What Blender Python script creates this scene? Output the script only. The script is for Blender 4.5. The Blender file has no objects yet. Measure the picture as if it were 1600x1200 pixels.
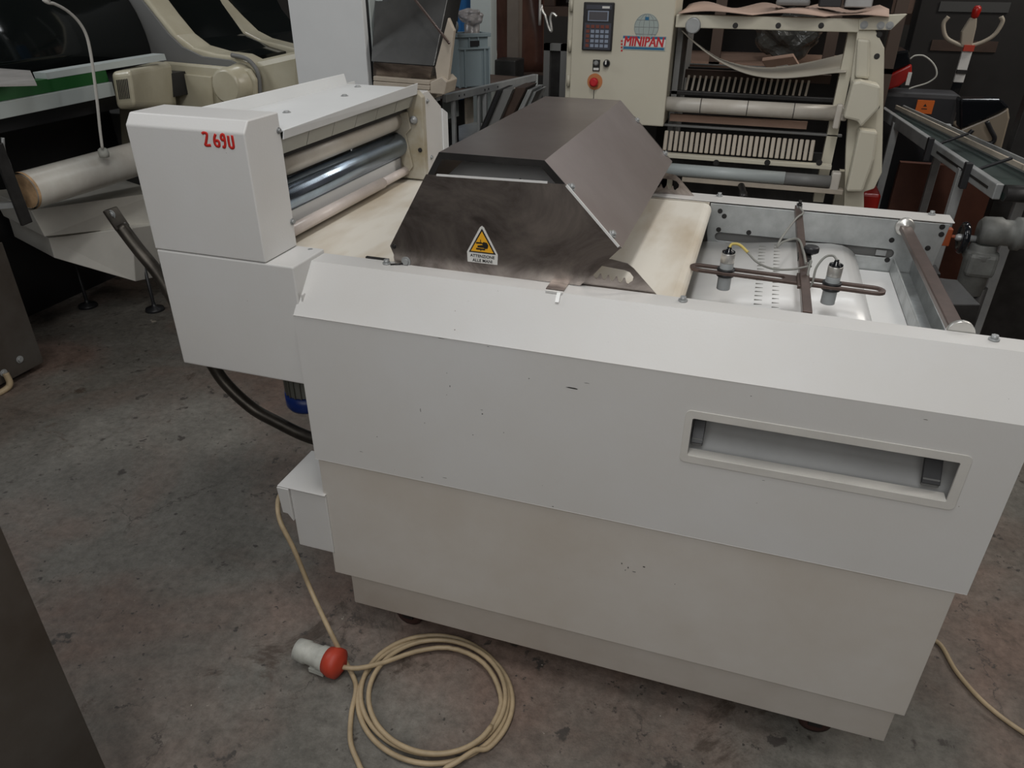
import bpy, bmesh, math, random
from mathutils import Vector, Matrix, Quaternion
random.seed(4)
SC = bpy.context.scene
COL = SC.collection
# ------------------------------------------------------------------ camera
F, YAW, PITCH, ROLL = 1147.53, 0.310203, -0.515291, 0.0070926
CAM = Vector((0.815848, -1.129843, 1.462159))
_cy, _sy, _cp, _sp = math.cos(YAW), math.sin(YAW), math.cos(PITCH), math.sin(PITCH)
FW = Vector((-_sy*_cp, _cy*_cp, _sp))
_r = Vector((_cy, _sy, 0)); _u = _r.cross(FW)
_cr, _sr = math.cos(ROLL), math.sin(ROLL)
RT = _r*_cr + _u*_sr; UP = -_r*_sr + _u*_cr
cd = bpy.data.cameras.new('camera'); cam = bpy.data.objects.new('camera', cd); COL.objects.link(cam)
cd.sensor_width = 36; cd.lens = F*36/1600; cd.clip_start = .02; cd.clip_end = 60
cam.matrix_world = Matrix(((RT.x, UP.x, -FW.x, CAM.x), (RT.y, UP.y, -FW.y, CAM.y), (RT.z, UP.z, -FW.z, CAM.z), (0, 0, 0, 1)))
SC.camera = cam
# ------------------------------------------------------------------ light
SC.view_settings.view_transform = 'Standard'; SC.view_settings.look = 'None'
SC.view_settings.gamma = 1; SC.view_settings.use_curve_mapping = False
SC.view_settings.exposure = 0.0
w = bpy.data.worlds.new('world'); SC.world = w; w.use_nodes = True
w.node_tree.nodes['Background'].inputs[0].default_value = (.80, .86, 1.0, 1)
w.node_tree.nodes['Background'].inputs[1].default_value = 0.012
def area(name, loc, target, sx, sy, power, color):
    l = bpy.data.lights.new(name, 'AREA'); l.shape = 'RECTANGLE'; l.size = sx; l.size_y = sy; l.energy = power; l.color = color
    o = bpy.data.objects.new(name, l); COL.objects.link(o); o.location = loc
    o.rotation_euler = (Vector(target)-Vector(loc)).to_track_quat('-Z', 'Y').to_euler()
    return o
area('lamp_overhead', (.68, -.5, 3.6), (.68, -.5, 0), .25, 1.0, 27, (1.0, .99, .97))
area('lamp_front', (.6, -3.4, 2.5), (.6, 0, .6), 3.2, 1.6, 36, (1.0, .985, .96))
area('lamp_front_ceiling', (.6, -2.2, 3.5), (.7, .1, .8), 1.6, 1.0, 27, (.97, .99, 1.0))
area('lamp_left', (-3.7, .3, 3.5), (-1.9, 1.3, .6), .5, 2.0, 46, (.95, .98, 1.0))
area('lamp_right', (3.3, .2, 3.0), (.6, .2, .6), .5, 1.8, 9, (1.0, .95, .9))
area('lamp_left_back', (-2.3, 3.7, 3.6), (-2.2, 3.5, 0), .08, 1.8, 12, (.95, .98, 1.0))
area('lamp_right_back', (3.3, 2.6, 3.4), (.6, 2.0, .9), .5, 1.8, 52, (1.0, .95, .88))
area('lamp_back', (1.7, 4.1, 3.6), (1.4, 3.9, 0), .10, 3.0, 22, (.95, .98, 1.0))

# ------------------------------------------------------------------ materials
def mat(name, col, rough=.5, metal=0.0, var=.0, vscale=6.0, col2=None, bump=0.0, bscale=60.0, spec=.5, trans=0.0, alpha=1.0, coat=0.0,
        speck=None, speck_scale=30.0, speck_t=.72, rvar=0.0, stretch=None, emit=None, ior=1.45, dist=0):
    m = bpy.data.materials.new(name); m.use_nodes = True
    nt = m.node_tree; N = nt.nodes; L = nt.links; b = N['Principled BSDF']
    b.inputs['Base Color'].default_value = (*col, 1); b.inputs['Roughness'].default_value = rough
    b.inputs['Metallic'].default_value = metal; b.inputs['Specular IOR Level'].default_value = spec
    b.inputs['Transmission Weight'].default_value = trans; b.inputs['Alpha'].default_value = alpha; b.inputs['IOR'].default_value = ior
    b.inputs['Coat Weight'].default_value = coat
    if emit: b.inputs['Emission Color'].default_value = (*emit[0], 1); b.inputs['Emission Strength'].default_value = emit[1]
    tc = N.new('ShaderNodeTexCoord'); mp = N.new('ShaderNodeMapping'); L.new(tc.outputs['Object'], mp.inputs[0])
    if stretch: mp.inputs['Scale'].default_value = stretch
    out = None
    if var > 0 or col2:
        n = N.new('ShaderNodeTexNoise'); n.inputs['Scale'].default_value = vscale; n.inputs['Detail'].default_value = 7; n.inputs['Roughness'].default_value = .62; n.inputs['Distortion'].default_value = dist
        L.new(mp.outputs[0], n.inputs['Vector'])
        r = N.new('ShaderNodeValToRGB'); r.color_ramp.elements[0].position = .36; r.color_ramp.elements[1].position = .66
        c2 = col2 or tuple(max(0, c*(1-var)) for c in col)
        r.color_ramp.elements[0].color = (*c2, 1); r.color_ramp.elements[1].color = (*col, 1)
        L.new(n.outputs['Fac'], r.inputs[0]); out = r.outputs[0]
        if rvar:
            mr = N.new('ShaderNodeMapRange'); mr.inputs['To Min'].default_value = rough+rvar; mr.inputs['To Max'].default_value = max(.03, rough-rvar)
            L.new(n.outputs['Fac'], mr.inputs[0]); L.new(mr.outputs[0], b.inputs['Roughness'])
    if speck:
        n2 = N.new('ShaderNodeTexNoise'); n2.inputs['Scale'].default_value = speck_scale; n2.inputs['Detail'].default_value = 3
        L.new(mp.outputs[0], n2.inputs['Vector'])
        r2 = N.new('ShaderNodeValToRGB'); r2.color_ramp.elements[0].position = speck_t; r2.color_ramp.elements[1].position = speck_t+.03
        r2.color_ramp.elements[0].color = (0, 0, 0, 1); r2.color_ramp.elements[1].color = (1, 1, 1, 1)
        L.new(n2.outputs['Fac'], r2.inputs[0])
        mx = N.new('ShaderNodeMix'); mx.data_type = 'RGBA'; L.new(r2.outputs[0], mx.inputs[0])
        if out: L.new(out, mx.inputs[6])
        else: mx.inputs[6].default_value = (*col, 1)
        mx.inputs[7].default_value = (*speck, 1); out = mx.outputs[2]
    if out: L.new(out, b.inputs['Base Color'])
    if bump:
        n3 = N.new('ShaderNodeTexNoise'); n3.inputs['Scale'].default_value = bscale; n3.inputs['Detail'].default_value = 4
        L.new(mp.outputs[0], n3.inputs['Vector'])
        bp = N.new('ShaderNodeBump'); bp.inputs['Strength'].default_value = bump; bp.inputs['Distance'].default_value = .004
        L.new(n3.outputs['Fac'], bp.inputs['Height']); L.new(bp.outputs[0], b.inputs['Normal'])
    return m
M = {}
M['white'] = mat('white_paint', (.615, .61, .60), .33, var=.07, vscale=2.2, bump=.05, bscale=240, col2=(.585, .57, .545), speck=(.16, .13, .11), speck_scale=95, speck_t=.775)
M['whiteclean'] = mat('white_sheet_paint', (.66, .67, .67), .45, var=.06, vscale=4)
M['rim'] = mat('slot_rim_paint', (.60, .58, .54), .4, var=.12, vscale=9)
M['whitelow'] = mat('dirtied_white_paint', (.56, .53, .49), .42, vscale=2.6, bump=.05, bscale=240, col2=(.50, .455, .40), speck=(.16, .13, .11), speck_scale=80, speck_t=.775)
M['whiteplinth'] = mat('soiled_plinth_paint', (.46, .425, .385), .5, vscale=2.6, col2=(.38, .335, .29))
M['trayin'] = mat('grey_tray_paint', (.36, .36, .355), .5, var=.15, vscale=6)
M['dirtywhite'] = mat('dirty_white_paint', (.60, .58, .53), .5, var=.3, vscale=7, col2=(.40, .33, .24))
M['stained'] = mat('stained_flange_paint', (.50, .49, .45), .5, col2=(.30, .255, .17), vscale=5)
M['zinc'] = mat('galvanised_steel', (.52, .54, .54), .42, metal=.75, var=.22, vscale=22, rvar=.08)
M['steel'] = mat('stainless_steel', (.60, .54, .50), .36, metal=1, col2=(.17, .145, .135), vscale=5, rvar=.10, stretch=(1, 1, 1.3), dist=1.6)
M['steeltop'] = mat('brushed_stainless_shell', (.46, .41, .395), .36, metal=.92, col2=(.36, .31, .295), vscale=2.4, rvar=.05)
M['steelin'] = mat('inner_stainless', (.46, .44, .42), .45, metal=.5, var=.3, vscale=9)
M['edge'] = mat('painted_edge_gleam', (.85, .85, .83), .3, metal=.25)  # gleam of the steel edges put into a pale, mostly non-metal colour
M['chrome'] = mat('chrome_roller', (.42, .52, .64), .24, metal=1, col2=(.34, .41, .50), vscale=14, rvar=.03)
_n = M['chrome'].node_tree; _b = _n.nodes['Principled BSDF']; _b.inputs['Anisotropic'].default_value = .9; _b.inputs['Anisotropic Rotation'].default_value = .25
_t = _n.nodes.new('ShaderNodeTangent'); _t.direction_type = 'RADIAL'; _t.axis = 'Y'; _n.links.new(_t.outputs[0], _b.inputs['Tangent'])
M['cream_roller'] = mat('cream_roller', (.56, .53, .48), .36, vscale=6, col2=(.46, .42, .36))
M['pinkroller'] = mat('plastic_roller', (.60, .53, .49), .3, var=.15, vscale=12)
M['clear'] = mat('clear_scraper_strip', (.50, .50, .45), .25, trans=.25, alpha=.8)
M['brown_bar'] = mat('anodised_bar', (.17, .125, .11), .33, metal=.6, var=.25, vscale=18)
M['black'] = mat('black_plastic', (.018, .018, .02), .4)
M['blackgloss'] = mat('black_gloss_plastic', (.008, .009, .011), .12)
M['grey_sensor'] = mat('grey_sensor_plastic', (.30, .315, .32), .45)
M['silver'] = mat('silver_band', (.62, .61, .58), .32, metal=.7)
M['cablegrey'] = mat('grey_cable', (.22, .22, .20), .5)
M['yellow'] = mat('yellow_sleeve', (.50, .39, .11), .5)
M['tape'] = mat('white_belt', (.86, .86, .85), .25, var=.05, vscale=5)
M['dark'] = mat('dark_metal', (.045, .043, .042), .42, metal=.5, var=.4, vscale=14)
M['darktube'] = mat('weathered_dark_tube', (.085, .075, .063), .38, metal=.7, var=.5, vscale=16)
M['blue'] = mat('blue_motor_paint', (.008, .03, .17), .35)
M['fins'] = mat('motor_shroud', (.10, .10, .085), .6)
M['cable'] = mat('beige_cable', (.43, .33, .205), .5, var=.25, vscale=22)
M['plugw'] = mat('grey_white_plug', (.52, .52, .47), .5, var=.3, vscale=22)
M['plugr'] = mat('red_plug_collar', (.42, .045, .022), .5)
M['redink'] = mat('red_marker_ink', (.50, .018, .012), .6)
M['stkY'] = mat('sticker_yellow', (.80, .40, .02), .5)
M['stkW'] = mat('sticker_white', (.66, .65, .62), .5)
M['stkK'] = mat('sticker_black', (.012, .012, .012), .5)
M['cream'] = mat('cream_paint', (.56, .53, .435), .42, var=.08, vscale=3, col2=(.53, .495, .395))
M['ivorypaint'] = mat('ivory_machine_paint', (.52, .485, .375), .3, vscale=5, col2=(.44, .40, .29))  # the drum machine's own ivory tone, same on every face
M['greyside'] = mat('grey_side_paint', (.17, .17, .165), .5, var=.1, vscale=4)
M['slat'] = mat('cream_slat', (.47, .41, .335), .45, var=.2, vscale=10)
M['glassdark'] = mat('smoked_acrylic', (.006, .008, .008), .10, spec=.5)
M['green'] = mat('green_stripe', (.006, .075, .012), .5)
M['beam'] = mat('pale_beam_paint', (.43, .47, .46), .45, var=.06)
M['pipe'] = mat('stained_plastic_pipe', (.60, .59, .54), .3, col2=(.50, .47, .42), vscale=8)
M['pipeend'] = mat('orange_stained_pipe_end', (.62, .40, .22), .6, var=.5, vscale=16)
M['tablew'] = mat('dull_white_sheet', (.74, .72, .66), .5, var=.12, vscale=5)
M['greycrate'] = mat('grey_crate_plastic', (.21, .26, .28), .5, var=.1)
M['alu'] = mat('aluminium_frame', (.36, .37, .37), .42, metal=.35, var=.2, vscale=14)
M['bluebox'] = mat('blue_box_paint', (.015, .10, .27), .45)
M['red'] = mat('red_paint', (.34, .012, .008), .3)
M['orange'] = mat('orange_sticker', (.62, .13, .015), .5)
M['card'] = mat('brown_cardboard', (.36, .235, .175), .75, var=.15, vscale=7)
M['paper'] = mat('grey_paper_sheet', (.40, .37, .31), .6, var=.08)
M['darkwood'] = mat('dark_brown_board', (.07, .042, .03), .7, var=.4, vscale=7)
M['redbrown'] = mat('red_brown_sheet', (.12, .045, .028), .5, var=.4, vscale=5)
M['wallm'] = mat('grimy_dark_wall', (.022, .02, .019), .8, var=.5, vscale=1.6)
M['wallm2'] = mat('sooty_workshop_wall', (.05, .045, .04), .8, var=.5, vscale=1.2)
M['ceilm'] = mat('brown_grey_ceiling', (.20, .165, .15), .8, var=.4, vscale=.8)
M['bag'] = mat('cloudy_plastic_bag', (.35, .32, .31), .25, trans=.45, alpha=.8, bump=.8, bscale=35)
M['bluebutton'] = mat('pale_blue_key', (.24, .28, .36), .5)
M['screen'] = mat('lcd_screen', (.085, .082, .092), .3)
M['panelgrey'] = mat('keypad_face', (.05, .053, .07), .4)
M['cabpaint'] = mat('steel_cabinet_paint', (.115, .105, .095), .38, metal=.35, vscale=2.5, col2=(.065, .052, .042))
M['gearm'] = mat('grimy_cast_gearbox', (.085, .085, .08), .6, metal=.3, col2=(.17, .175, .165), vscale=9)
M['teal'] = mat('dark_green_belt', (.012, .028, .024), .6, var=.3)
M['bgred'] = mat('logo_red', (.50, .012, .02), .5)
M['bgblue'] = mat('logo_blue', (.015, .13, .26), .5)
M['bglight'] = mat('logo_pale_blue', (.33, .38, .36), .5)

def belt_mat():
    m = mat('floury_cream_belt', (.70, .66, .58), .5)
    nt = m.node_tree; N = nt.nodes; L = nt.links; b = N['Principled BSDF']
    tc = N['Texture Coordinate']
    n = N.new('ShaderNodeTexNoise'); n.inputs['Scale'].default_value = 5; n.inputs['Detail'].default_value = 6
    mp = N.new('ShaderNodeMapping'); mp.inputs['Scale'].default_value = (2.2, .7, 1); L.new(tc.outputs['Object'], mp.inputs[0]); L.new(mp.outputs[0], n.inputs['Vector'])
    r = N.new('ShaderNodeValToRGB'); e = r.color_ramp.elements
    e[0].position = .30; e[0].color = (.54, .46, .35, 1); e[1].position = .58; e[1].color = (.74, .70, .62, 1)
    L.new(n.outputs['Fac'], r.inputs[0]); L.new(r.outputs[0], b.inputs['Base Color'])
    return m
M['belt'] = belt_mat()

def floor_mat():
    m = bpy.data.materials.new('worn_concrete'); m.use_nodes = True
    nt = m.node_tree; N = nt.nodes; L = nt.links; b = N['Principled BSDF']
    tc = N.new('ShaderNodeTexCoord')
    def noise(s, d, r=.6, dist=0, off=0):
        n = N.new('ShaderNodeTexNoise'); n.inputs['Scale'].default_value = s; n.inputs['Detail'].default_value = d
        n.inputs['Roughness'].default_value = r; n.inputs['Distortion'].default_value = dist
        mp = N.new('ShaderNodeMapping'); mp.inputs['Location'].default_value = (off, off*.7, off*.3)
        L.new(tc.outputs['Object'], mp.inputs[0]); L.new(mp.outputs[0], n.inputs['Vector']); return n
    def ramp(n, p0, c0, p1, c1):
        r = N.new('ShaderNodeValToRGB'); e = r.color_ramp.elements
        e[0].position = p0; e[0].color = (*c0, 1); e[1].position = p1; e[1].color = (*c1, 1); L.new(n.outputs['Fac'], r.inputs[0]); return r
    def mix(f, a, bb, mode='MIX'):
        x = N.new('ShaderNodeMix'); x.data_type = 'RGBA'; x.blend_type = mode
        if isinstance(f, float): x.inputs[0].default_value = f
        else: L.new(f, x.inputs[0])
        L.new(a, x.inputs[6])
        if isinstance(bb, tuple): x.inputs[7].default_value = (*bb, 1)
        else: L.new(bb, x.inputs[7])
        return x.outputs[2]
    K, W0 = (0, 0, 0), (1, 1, 1)
    base = ramp(noise(1.3, 5, .6, .4), .40, (.178, .128, .105), .58, (.160, .153, .136)).outputs[0]
    c = mix(1.0, base, ramp(noise(3.4, 9, .72, .3, 31), .34, (.66, .65, .64), .64, (1.08, 1.08, 1.08)).outputs[0], 'MULTIPLY')
    c = mix(1.0, c, ramp(noise(38, 8, .8), .34, (.66, .64, .62), .62, (1.22, 1.2, 1.18)).outputs[0], 'MULTIPLY')
    c = mix(ramp(noise(3.6, 9, .72, .6, 5), .60, K, .66, W0).outputs[0], c, (.075, .055, .042))
    c = mix(ramp(noise(15, 5, .6, 0, 9), .645, K, .69, W0).outputs[0], c, (.05, .042, .036))
    c = mix(ramp(noise(44, 4, .6, 0, 2), .66, K, .70, W0).outputs[0], c, (.045, .038, .033))
    c = mix(ramp(noise(7.5, 7, .6, .2, 14), .715, K, .73, W0).outputs[0], c, (.38, .34, .28))
    c = mix(ramp(noise(60, 4, .6, 0, 21), .72, K, .74, W0).outputs[0], c, (.40, .36, .31))
    vo = N.new('ShaderNodeTexVoronoi'); vo.feature = 'DISTANCE_TO_EDGE'; vo.inputs['Scale'].default_value = 2.3
    ds = N.new('ShaderNodeMix'); ds.data_type = 'VECTOR'; ds.inputs[0].default_value = .18
    L.new(tc.outputs['Object'], ds.inputs[4]); L.new(noise(4, 6, .7).outputs['Color'], ds.inputs[5]); L.new(ds.outputs[1], vo.inputs['Vector'])
    vr = N.new('ShaderNodeValToRGB'); vr.color_ramp.elements[0].position = .0; vr.color_ramp.elements[0].color = (1, 1, 1, 1)
    vr.color_ramp.elements[1].position = .006; vr.color_ramp.elements[1].color = (0, 0, 0, 1); L.new(vo.outputs['Distance'], vr.inputs[0])
    mm = N.new('ShaderNodeMath'); mm.operation = 'MULTIPLY'; L.new(vr.outputs[0], mm.inputs[0]); L.new(ramp(noise(2.6, 4, .6, 0, 40), .52, K, .60, W0).outputs[0], mm.inputs[1])
    c = mix(mm.outputs[0], c, (.05, .04, .034))
    L.new(c, b.inputs['Base Color'])
    rr = N.new('ShaderNodeMapRange'); rr.inputs['To Min'].default_value = .42; rr.inputs['To Max'].default_value = .8
    L.new(noise(6, 6, .6, 0, 3).outputs['Fac'], rr.inputs[0]); L.new(rr.outputs[0], b.inputs['Roughness'])
    bp = N.new('ShaderNodeBump'); bp.inputs['Strength'].default_value = .45; bp.inputs['Distance'].default_value = .01
    L.new(noise(26, 8, .75).outputs['Fac'], bp.inputs['Height']); L.new(bp.outputs[0], b.inputs['Normal'])
    return m
M['floor'] = floor_mat()

# ------------------------------------------------------------------ helpers
def at(u, v, x=None, y=None, z=None):
    d = FW + RT*((u-800)/F) - UP*((v-600)/F)
    if x is not None: t = (x-CAM.x)/d.x
    elif y is not None: t = (y-CAM.y)/d.y
    else: t = (z-CAM.z)/d.z
    return CAM + d*t
def V(*a): return Vector(a)
def nb(): return bmesh.new()
def box(bm, lo, hi, rot=None, org=None):
    lo = Vector(lo); hi = Vector(hi)
    vs = [Vector((x, y, z)) for x in (lo.x, hi.x) for y in (lo.y, hi.y) for z in (lo.z, hi.z)]
    if rot is not None: vs = [org + rot @ (v-org) for v in vs]
    v = [bm.verts.new(p) for p in vs]
    for f in ((0, 1, 3, 2), (4, 6, 7, 5), (0, 4, 5, 1), (2, 3, 7, 6), (0, 2, 6, 4), (1, 5, 7, 3)): bm.faces.new([v[i] for i in f])
    return v
def hexa(bm, a, b):
    """solid between quad a and quad b (lists of four points)"""
    va = [bm.verts.new(p) for p in a]; vb = [bm.verts.new(p) for p in b]; n = len(a)
    bm.faces.new(va[::-1]); bm.faces.new(vb)
    for i in range(n): bm.faces.new((va[i], va[(i+1) % n], vb[(i+1) % n], vb[i]))
def prism(bm, pts, vec):
    vec = Vector(vec); pts = [Vector(p) for p in pts]; hexa(bm, pts, [p+vec for p in pts])
def bar(bm, p0, p1, w, h, up=(0, 0, 1)):
    p0 = Vector(p0); p1 = Vector(p1); d = (p1-p0).normalized(); s = d.cross(Vector(up)).normalized(); u = s.cross(d)
    q = [s*w/2+u*h/2, -s*w/2+u*h/2, -s*w/2-u*h/2, s*w/2-u*h/2]
    hexa(bm, [p0+k for k in q], [p1+k for k in q])
def frame_of(d):
    d = d.normalized(); a = Vector((0, 0, 1)) if abs(d.z) < .9 else Vector((1, 0, 0))
    s = d.cross(a).normalized(); return s, s.cross(d)
def cyl(bm, p0, p1, r, seg=20, r2=None, caps=True):
    p0 = Vector(p0); p1 = Vector(p1); s, u = frame_of(p1-p0); r2 = r if r2 is None else r2
    a = [bm.verts.new(p0+(s*math.cos(t)+u*math.sin(t))*r) for t in [2*math.pi*i/seg for i in range(seg)]]
    b = [bm.verts.new(p1+(s*math.cos(t)+u*math.sin(t))*r2) for t in [2*math.pi*i/seg for i in range(seg)]]
    for i in range(seg):
        f = bm.faces.new((a[i], a[(i+1) % seg], b[(i+1) % seg], b[i])); f.smooth = True
    if caps: bm.faces.new(a[::-1]); bm.faces.new(b)
def lathe(bm, p0, d, prof, seg=24):
    p0 = Vector(p0); d = Vector(d).normalized(); s, u = frame_of(d); rings = []
    for h, r in prof:
        rings.append([bm.verts.new(p0+d*h+(s*math.cos(2*math.pi*i/seg)+u*math.sin(2*math.pi*i/seg))*max(r, 1e-4)) for i in range(seg)])
    for a, b in zip(rings, rings[1:]):
        for i in range(seg):
            f = bm.faces.new((a[i], a[(i+1) % seg], b[(i+1) % seg], b[i])); f.smooth = True
    bm.faces.new(rings[0][::-1]); bm.faces.new(rings[-1])
def smooth_path(pts, n=8):
    pts = [Vector(p) for p in pts]; P = [pts[0]*2-pts[1]]+pts+[pts[-1]*2-pts[-2]]; out = []
    for i in range(1, len(P)-2):
        a, b, c, d = P[i-1:i+3]
        for k in range(n):
            t = k/n; out.append(.5*((2*b)+(c-a)*t+(2*a-5*b+4*c-d)*t*t+(3*b-3*c+d-a)*t**3))
    out.append(pts[-1]); return out
def tube(bm, pts, r, seg=10, closed=False):
    pts = [Vector(p) for p in pts]; n = len(pts); rings = []; prev = None
    for i, p in enumerate(pts):
        if closed: d = pts[(i+1) % n]-pts[i-1]
        else: d = pts[min(i+1, n-1)]-pts[max(i-1, 0)]
        d.normalize()
        if prev is None: s, u = frame_of(d)
        else:
            s = (prev-d*prev.dot(d)).normalized(); u = s.cross(d)
        prev = s
        rings.append([bm.verts.new(p+(s*math.cos(2*math.pi*k/seg)+u*math.sin(2*math.pi*k/seg))*r) for k in range(seg)])
    for i in range(n if closed else n-1):
        a = rings[i]; b = rings[(i+1) % n]
        for k in range(seg):
            f = bm.faces.new((a[k], a[(k+1) % seg], b[(k+1) % seg], b[k])); f.smooth = True
    if not closed: bm.faces.new(rings[0][::-1]); bm.faces.new(rings[-1])
def plate(bm, outer, holes, to3, th):
    """flat plate with holes: 2-D loops, to3(a,b)->point, extruded by the vector th"""
    es = []
    for lp in [outer]+holes:
        vs = [bm.verts.new(to3(*p)) for p in lp]
        es += [bm.edges.new((vs[i], vs[(i+1) % len(vs)])) for i in range(len(vs))]
    g = bmesh.ops.triangle_fill(bm, edges=es, use_beauty=True)
    fs = [f for f in g['geom'] if isinstance(f, bmesh.types.BMFace)]
    e = bmesh.ops.extrude_face_region(bm, geom=fs)
    bmesh.ops.translate(bm, vec=Vector(th), verts=[v for v in e['geom'] if isinstance(v, bmesh.types.BMVert)])
def rrect(x0, z0, x1, z1, r, n=5):
    o = []
    for cx, cz, a0 in ((x1-r, z1-r, 0), (x0+r, z1-r, 90), (x0+r, z0+r, 180), (x1-r, z0+r, 270)):
        for k in range(n+1):
            a = math.radians(a0+90*k/n); o.append((cx+r*math.cos(a), cz+r*math.sin(a)))
    return o
def circ(cx, cz, r, n=12): return [(cx+r*math.cos(2*math.pi*k/n), cz+r*math.sin(2*math.pi*k/n)) for k in range(n)]

def wloc(o):
    l = Vector(o.location)
    while o.parent: o = o.parent; l += Vector(o.location)
    return l
def mk(name, bm, m, parent=None, label=None, cat=None, group=None, kind=None, bevel=0, origin=None, subs=0, autos=False, seg=2):
    bmesh.ops.recalc_face_normals(bm, faces=bm.faces)
    me = bpy.data.meshes.new(name)
    if origin is None: origin = wloc(parent) if parent else Vector((0, 0, 0))
    if parent is None and origin.length == 0 and kind != 'structure' and len(bm.verts):
        xs = [v.co for v in bm.verts]
        origin = Vector(((min(v.x for v in xs)+max(v.x for v in xs))/2, (min(v.y for v in xs)+max(v.y for v in xs))/2, min(v.z for v in xs)))
    bm.transform(Matrix.Translation(-origin)); bm.to_mesh(me); bm.free()
    me.materials.append(m if not isinstance(m, str) else M[m])
    o = bpy.data.objects.new(name, me); COL.objects.link(o)
    if parent: o.parent = parent; o.location = origin-wloc(parent)
    else: o.location = origin
    if bevel:
        b = o.modifiers.new('bevel', 'BEVEL'); b.width = bevel; b.segments = seg; b.limit_method = 'ANGLE'; b.angle_limit = math.radians(35)
    tag(o, label, cat, group, kind); return o
def tag(o, label=None, cat=None, group=None, kind=None):
    if label: o['label'] = label
    if cat: o['category'] = cat
    if group: o['group'] = group
    if kind: o['kind'] = kind
def thing(name, loc, label, cat, group=None):
    o = bpy.data.objects.new(name, None); COL.objects.link(o); o.location = loc; o.empty_display_size = .1; tag(o, label, cat, group); return o
def copy_part(o, parent, loc):
    c = o.copy(); COL.objects.link(c); c.parent = parent; c.location = Vector(loc)-wloc(parent); return c
def text(body, size, origin, xdir, ydir, m, parent, name='lettering', width=None, depth=.0004, spacing=1.0, shear=0.0, bold=0.0, hgt=None):
    cu = bpy.data.curves.new(name, 'FONT'); cu.body = body; cu.size = size; cu.extrude = depth; cu.space_character = spacing; cu.shear = shear; cu.offset = bold
    cu.resolution_u = 3
    to = bpy.data.objects.new(name, cu); COL.objects.link(to)
    dg = bpy.context.evaluated_depsgraph_get(); dg.update(); me = bpy.data.meshes.new_from_object(to.evaluated_get(dg))
    bpy.data.objects.remove(to)
    xs = [v.co.x for v in me.vertices]; x0, x1 = min(xs), max(xs); k = width/(x1-x0) if width else 1
    ky = hgt/max(v.co.y for v in me.vertices) if hgt else k
    X = Vector(xdir).normalized(); Y = Vector(ydir).normalized(); Z = X.cross(Y); o0 = Vector(origin)-wloc(parent)
    for v in me.vertices: v.co = o0 + X*(v.co.x-x0)*k + Y*v.co.y*ky + Z*v.co.z
    me.materials.clear(); me.materials.append(M[m]); o = bpy.data.objects.new(name, me); COL.objects.link(o); o.parent = parent; return o

# ------------------------------------------------------------------ the room
def struct(name, lo, hi, m):
    b = nb(); box(b, lo, hi); return mk(name, b, m, kind='structure')
struct('floor', (-7, -5, -.1), (7, 8, 0), 'floor')
struct('wall_back', (-7, 5.6, 0), (7, 5.7, 4.2), 'wallm2')
struct('wall_left', (-6.1, -5, 0), (-6, 5.6, 4.2), 'wallm2')
struct('wall_right', (5.2, -5, 0), (5.3, 5.6, 4.2), 'wallm2')
struct('ceiling', (-6.1, -5, 4.2), (5.3, 5.7, 4.3), 'ceilm')

# ------------------------------------------------------------------ the moulding machine
MR = thing('dough_moulding_machine', (.64, .43, 0), 'long white dough moulding machine with folded steel guard, belts and red 2690 marking', 'machine')
XL, XR = 0.0, 1.2866
def P(name, b, m, parent=None, **k): return mk(name, b, m, parent or MR, **k)
# front cover (upper), open sheet folded along x, with the long slot
b = nb()
plate(b, [(XL, .5196), (XR, .5196), (XR, .8647), (XL, .8647)], [[(.785, .705), (1.204, .705), (1.204, .782), (.785, .782)]], lambda a, c: V(a, 0, c), (0, .003, 0))
hexa(b, [V(XL, 0, .8647), V(XL, .0789, .95), V(XL, .0789, .947), V(XL, .0022, .8640)], [V(XR, 0, .8647), V(XR, .0789, .95), V(XR, .0789, .947), V(XR, .0022, .8640)])
box(b, (XL, .0789, .947), (XR, .128, .950))
box(b, (XL, .125, .90), (XR, .128, .947))
box(b, (XL, .0, .5196), (XR, .02, .5226))
for x in (XL, XR-.003):
    prism(b, [(x, .003, .5226), (x, .128, .5226), (x, .128, .947), (x, .0789, .947), (x, .003, .8640)], (.003, 0, 0))
bmesh.ops.remove_doubles(b, verts=b.verts, dist=.0002)
P('front_cover', b, 'white', bevel=.0015)
b = nb(); plate(b, rrect(.772, .689, 1.219, .798, .010), [rrect(.785, .705, 1.204, .782, .003)], lambda a, c: V(a, -.0022, c), (0, .0018, 0)); P('slot_rim', b, 'rim', bevel=.0008)
b = nb(); box(b, (.785, -.0008, .7025), (1.204, .022, .7055)); box(b, (.785, .003, .7815), (1.204, .018, .784)); P('slot_lip', b, 'rim')
# inside the slot: sloping tray and two brackets
b = nb(); prism(b, [(.74, .03, .688), (.74, .16, .80), (.74, .16, .803), (.74, .03, .691)], (.50, 0, 0)); P('inner_tray', b, 'trayin')
for x0, x1, z1 in ((.787, .808, .79), (1.168, 1.196, .79)):
    b = nb(); box(b, (x0, .028, .708), (x1, .034, .724)); P('bracket_foot', b, 'greyside', bevel=.002)
    b = nb(); prism(b, [(x0, .024, .716), (x0, .085, .80), (x0, .092, .80), (x0, .032, .712)], (x1-x0, 0, 0)); P('slot_bracket', b, 'black', bevel=.001)
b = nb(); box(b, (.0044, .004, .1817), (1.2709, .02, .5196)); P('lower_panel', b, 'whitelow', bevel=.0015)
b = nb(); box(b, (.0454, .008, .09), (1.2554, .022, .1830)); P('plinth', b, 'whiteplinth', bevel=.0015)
# body shell behind the panels
b = nb()
box(b, (.010, .02, .19), (.013, .80, .90)); box(b, (1.262, .02, .19), (1.265, .80, .79)); box(b, (.01, .80, .19), (1.265, .803, .79)); box(b, (.05, .024, .125), (1.25, .78, .128))
P('body_shell', b, 'white')
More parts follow.
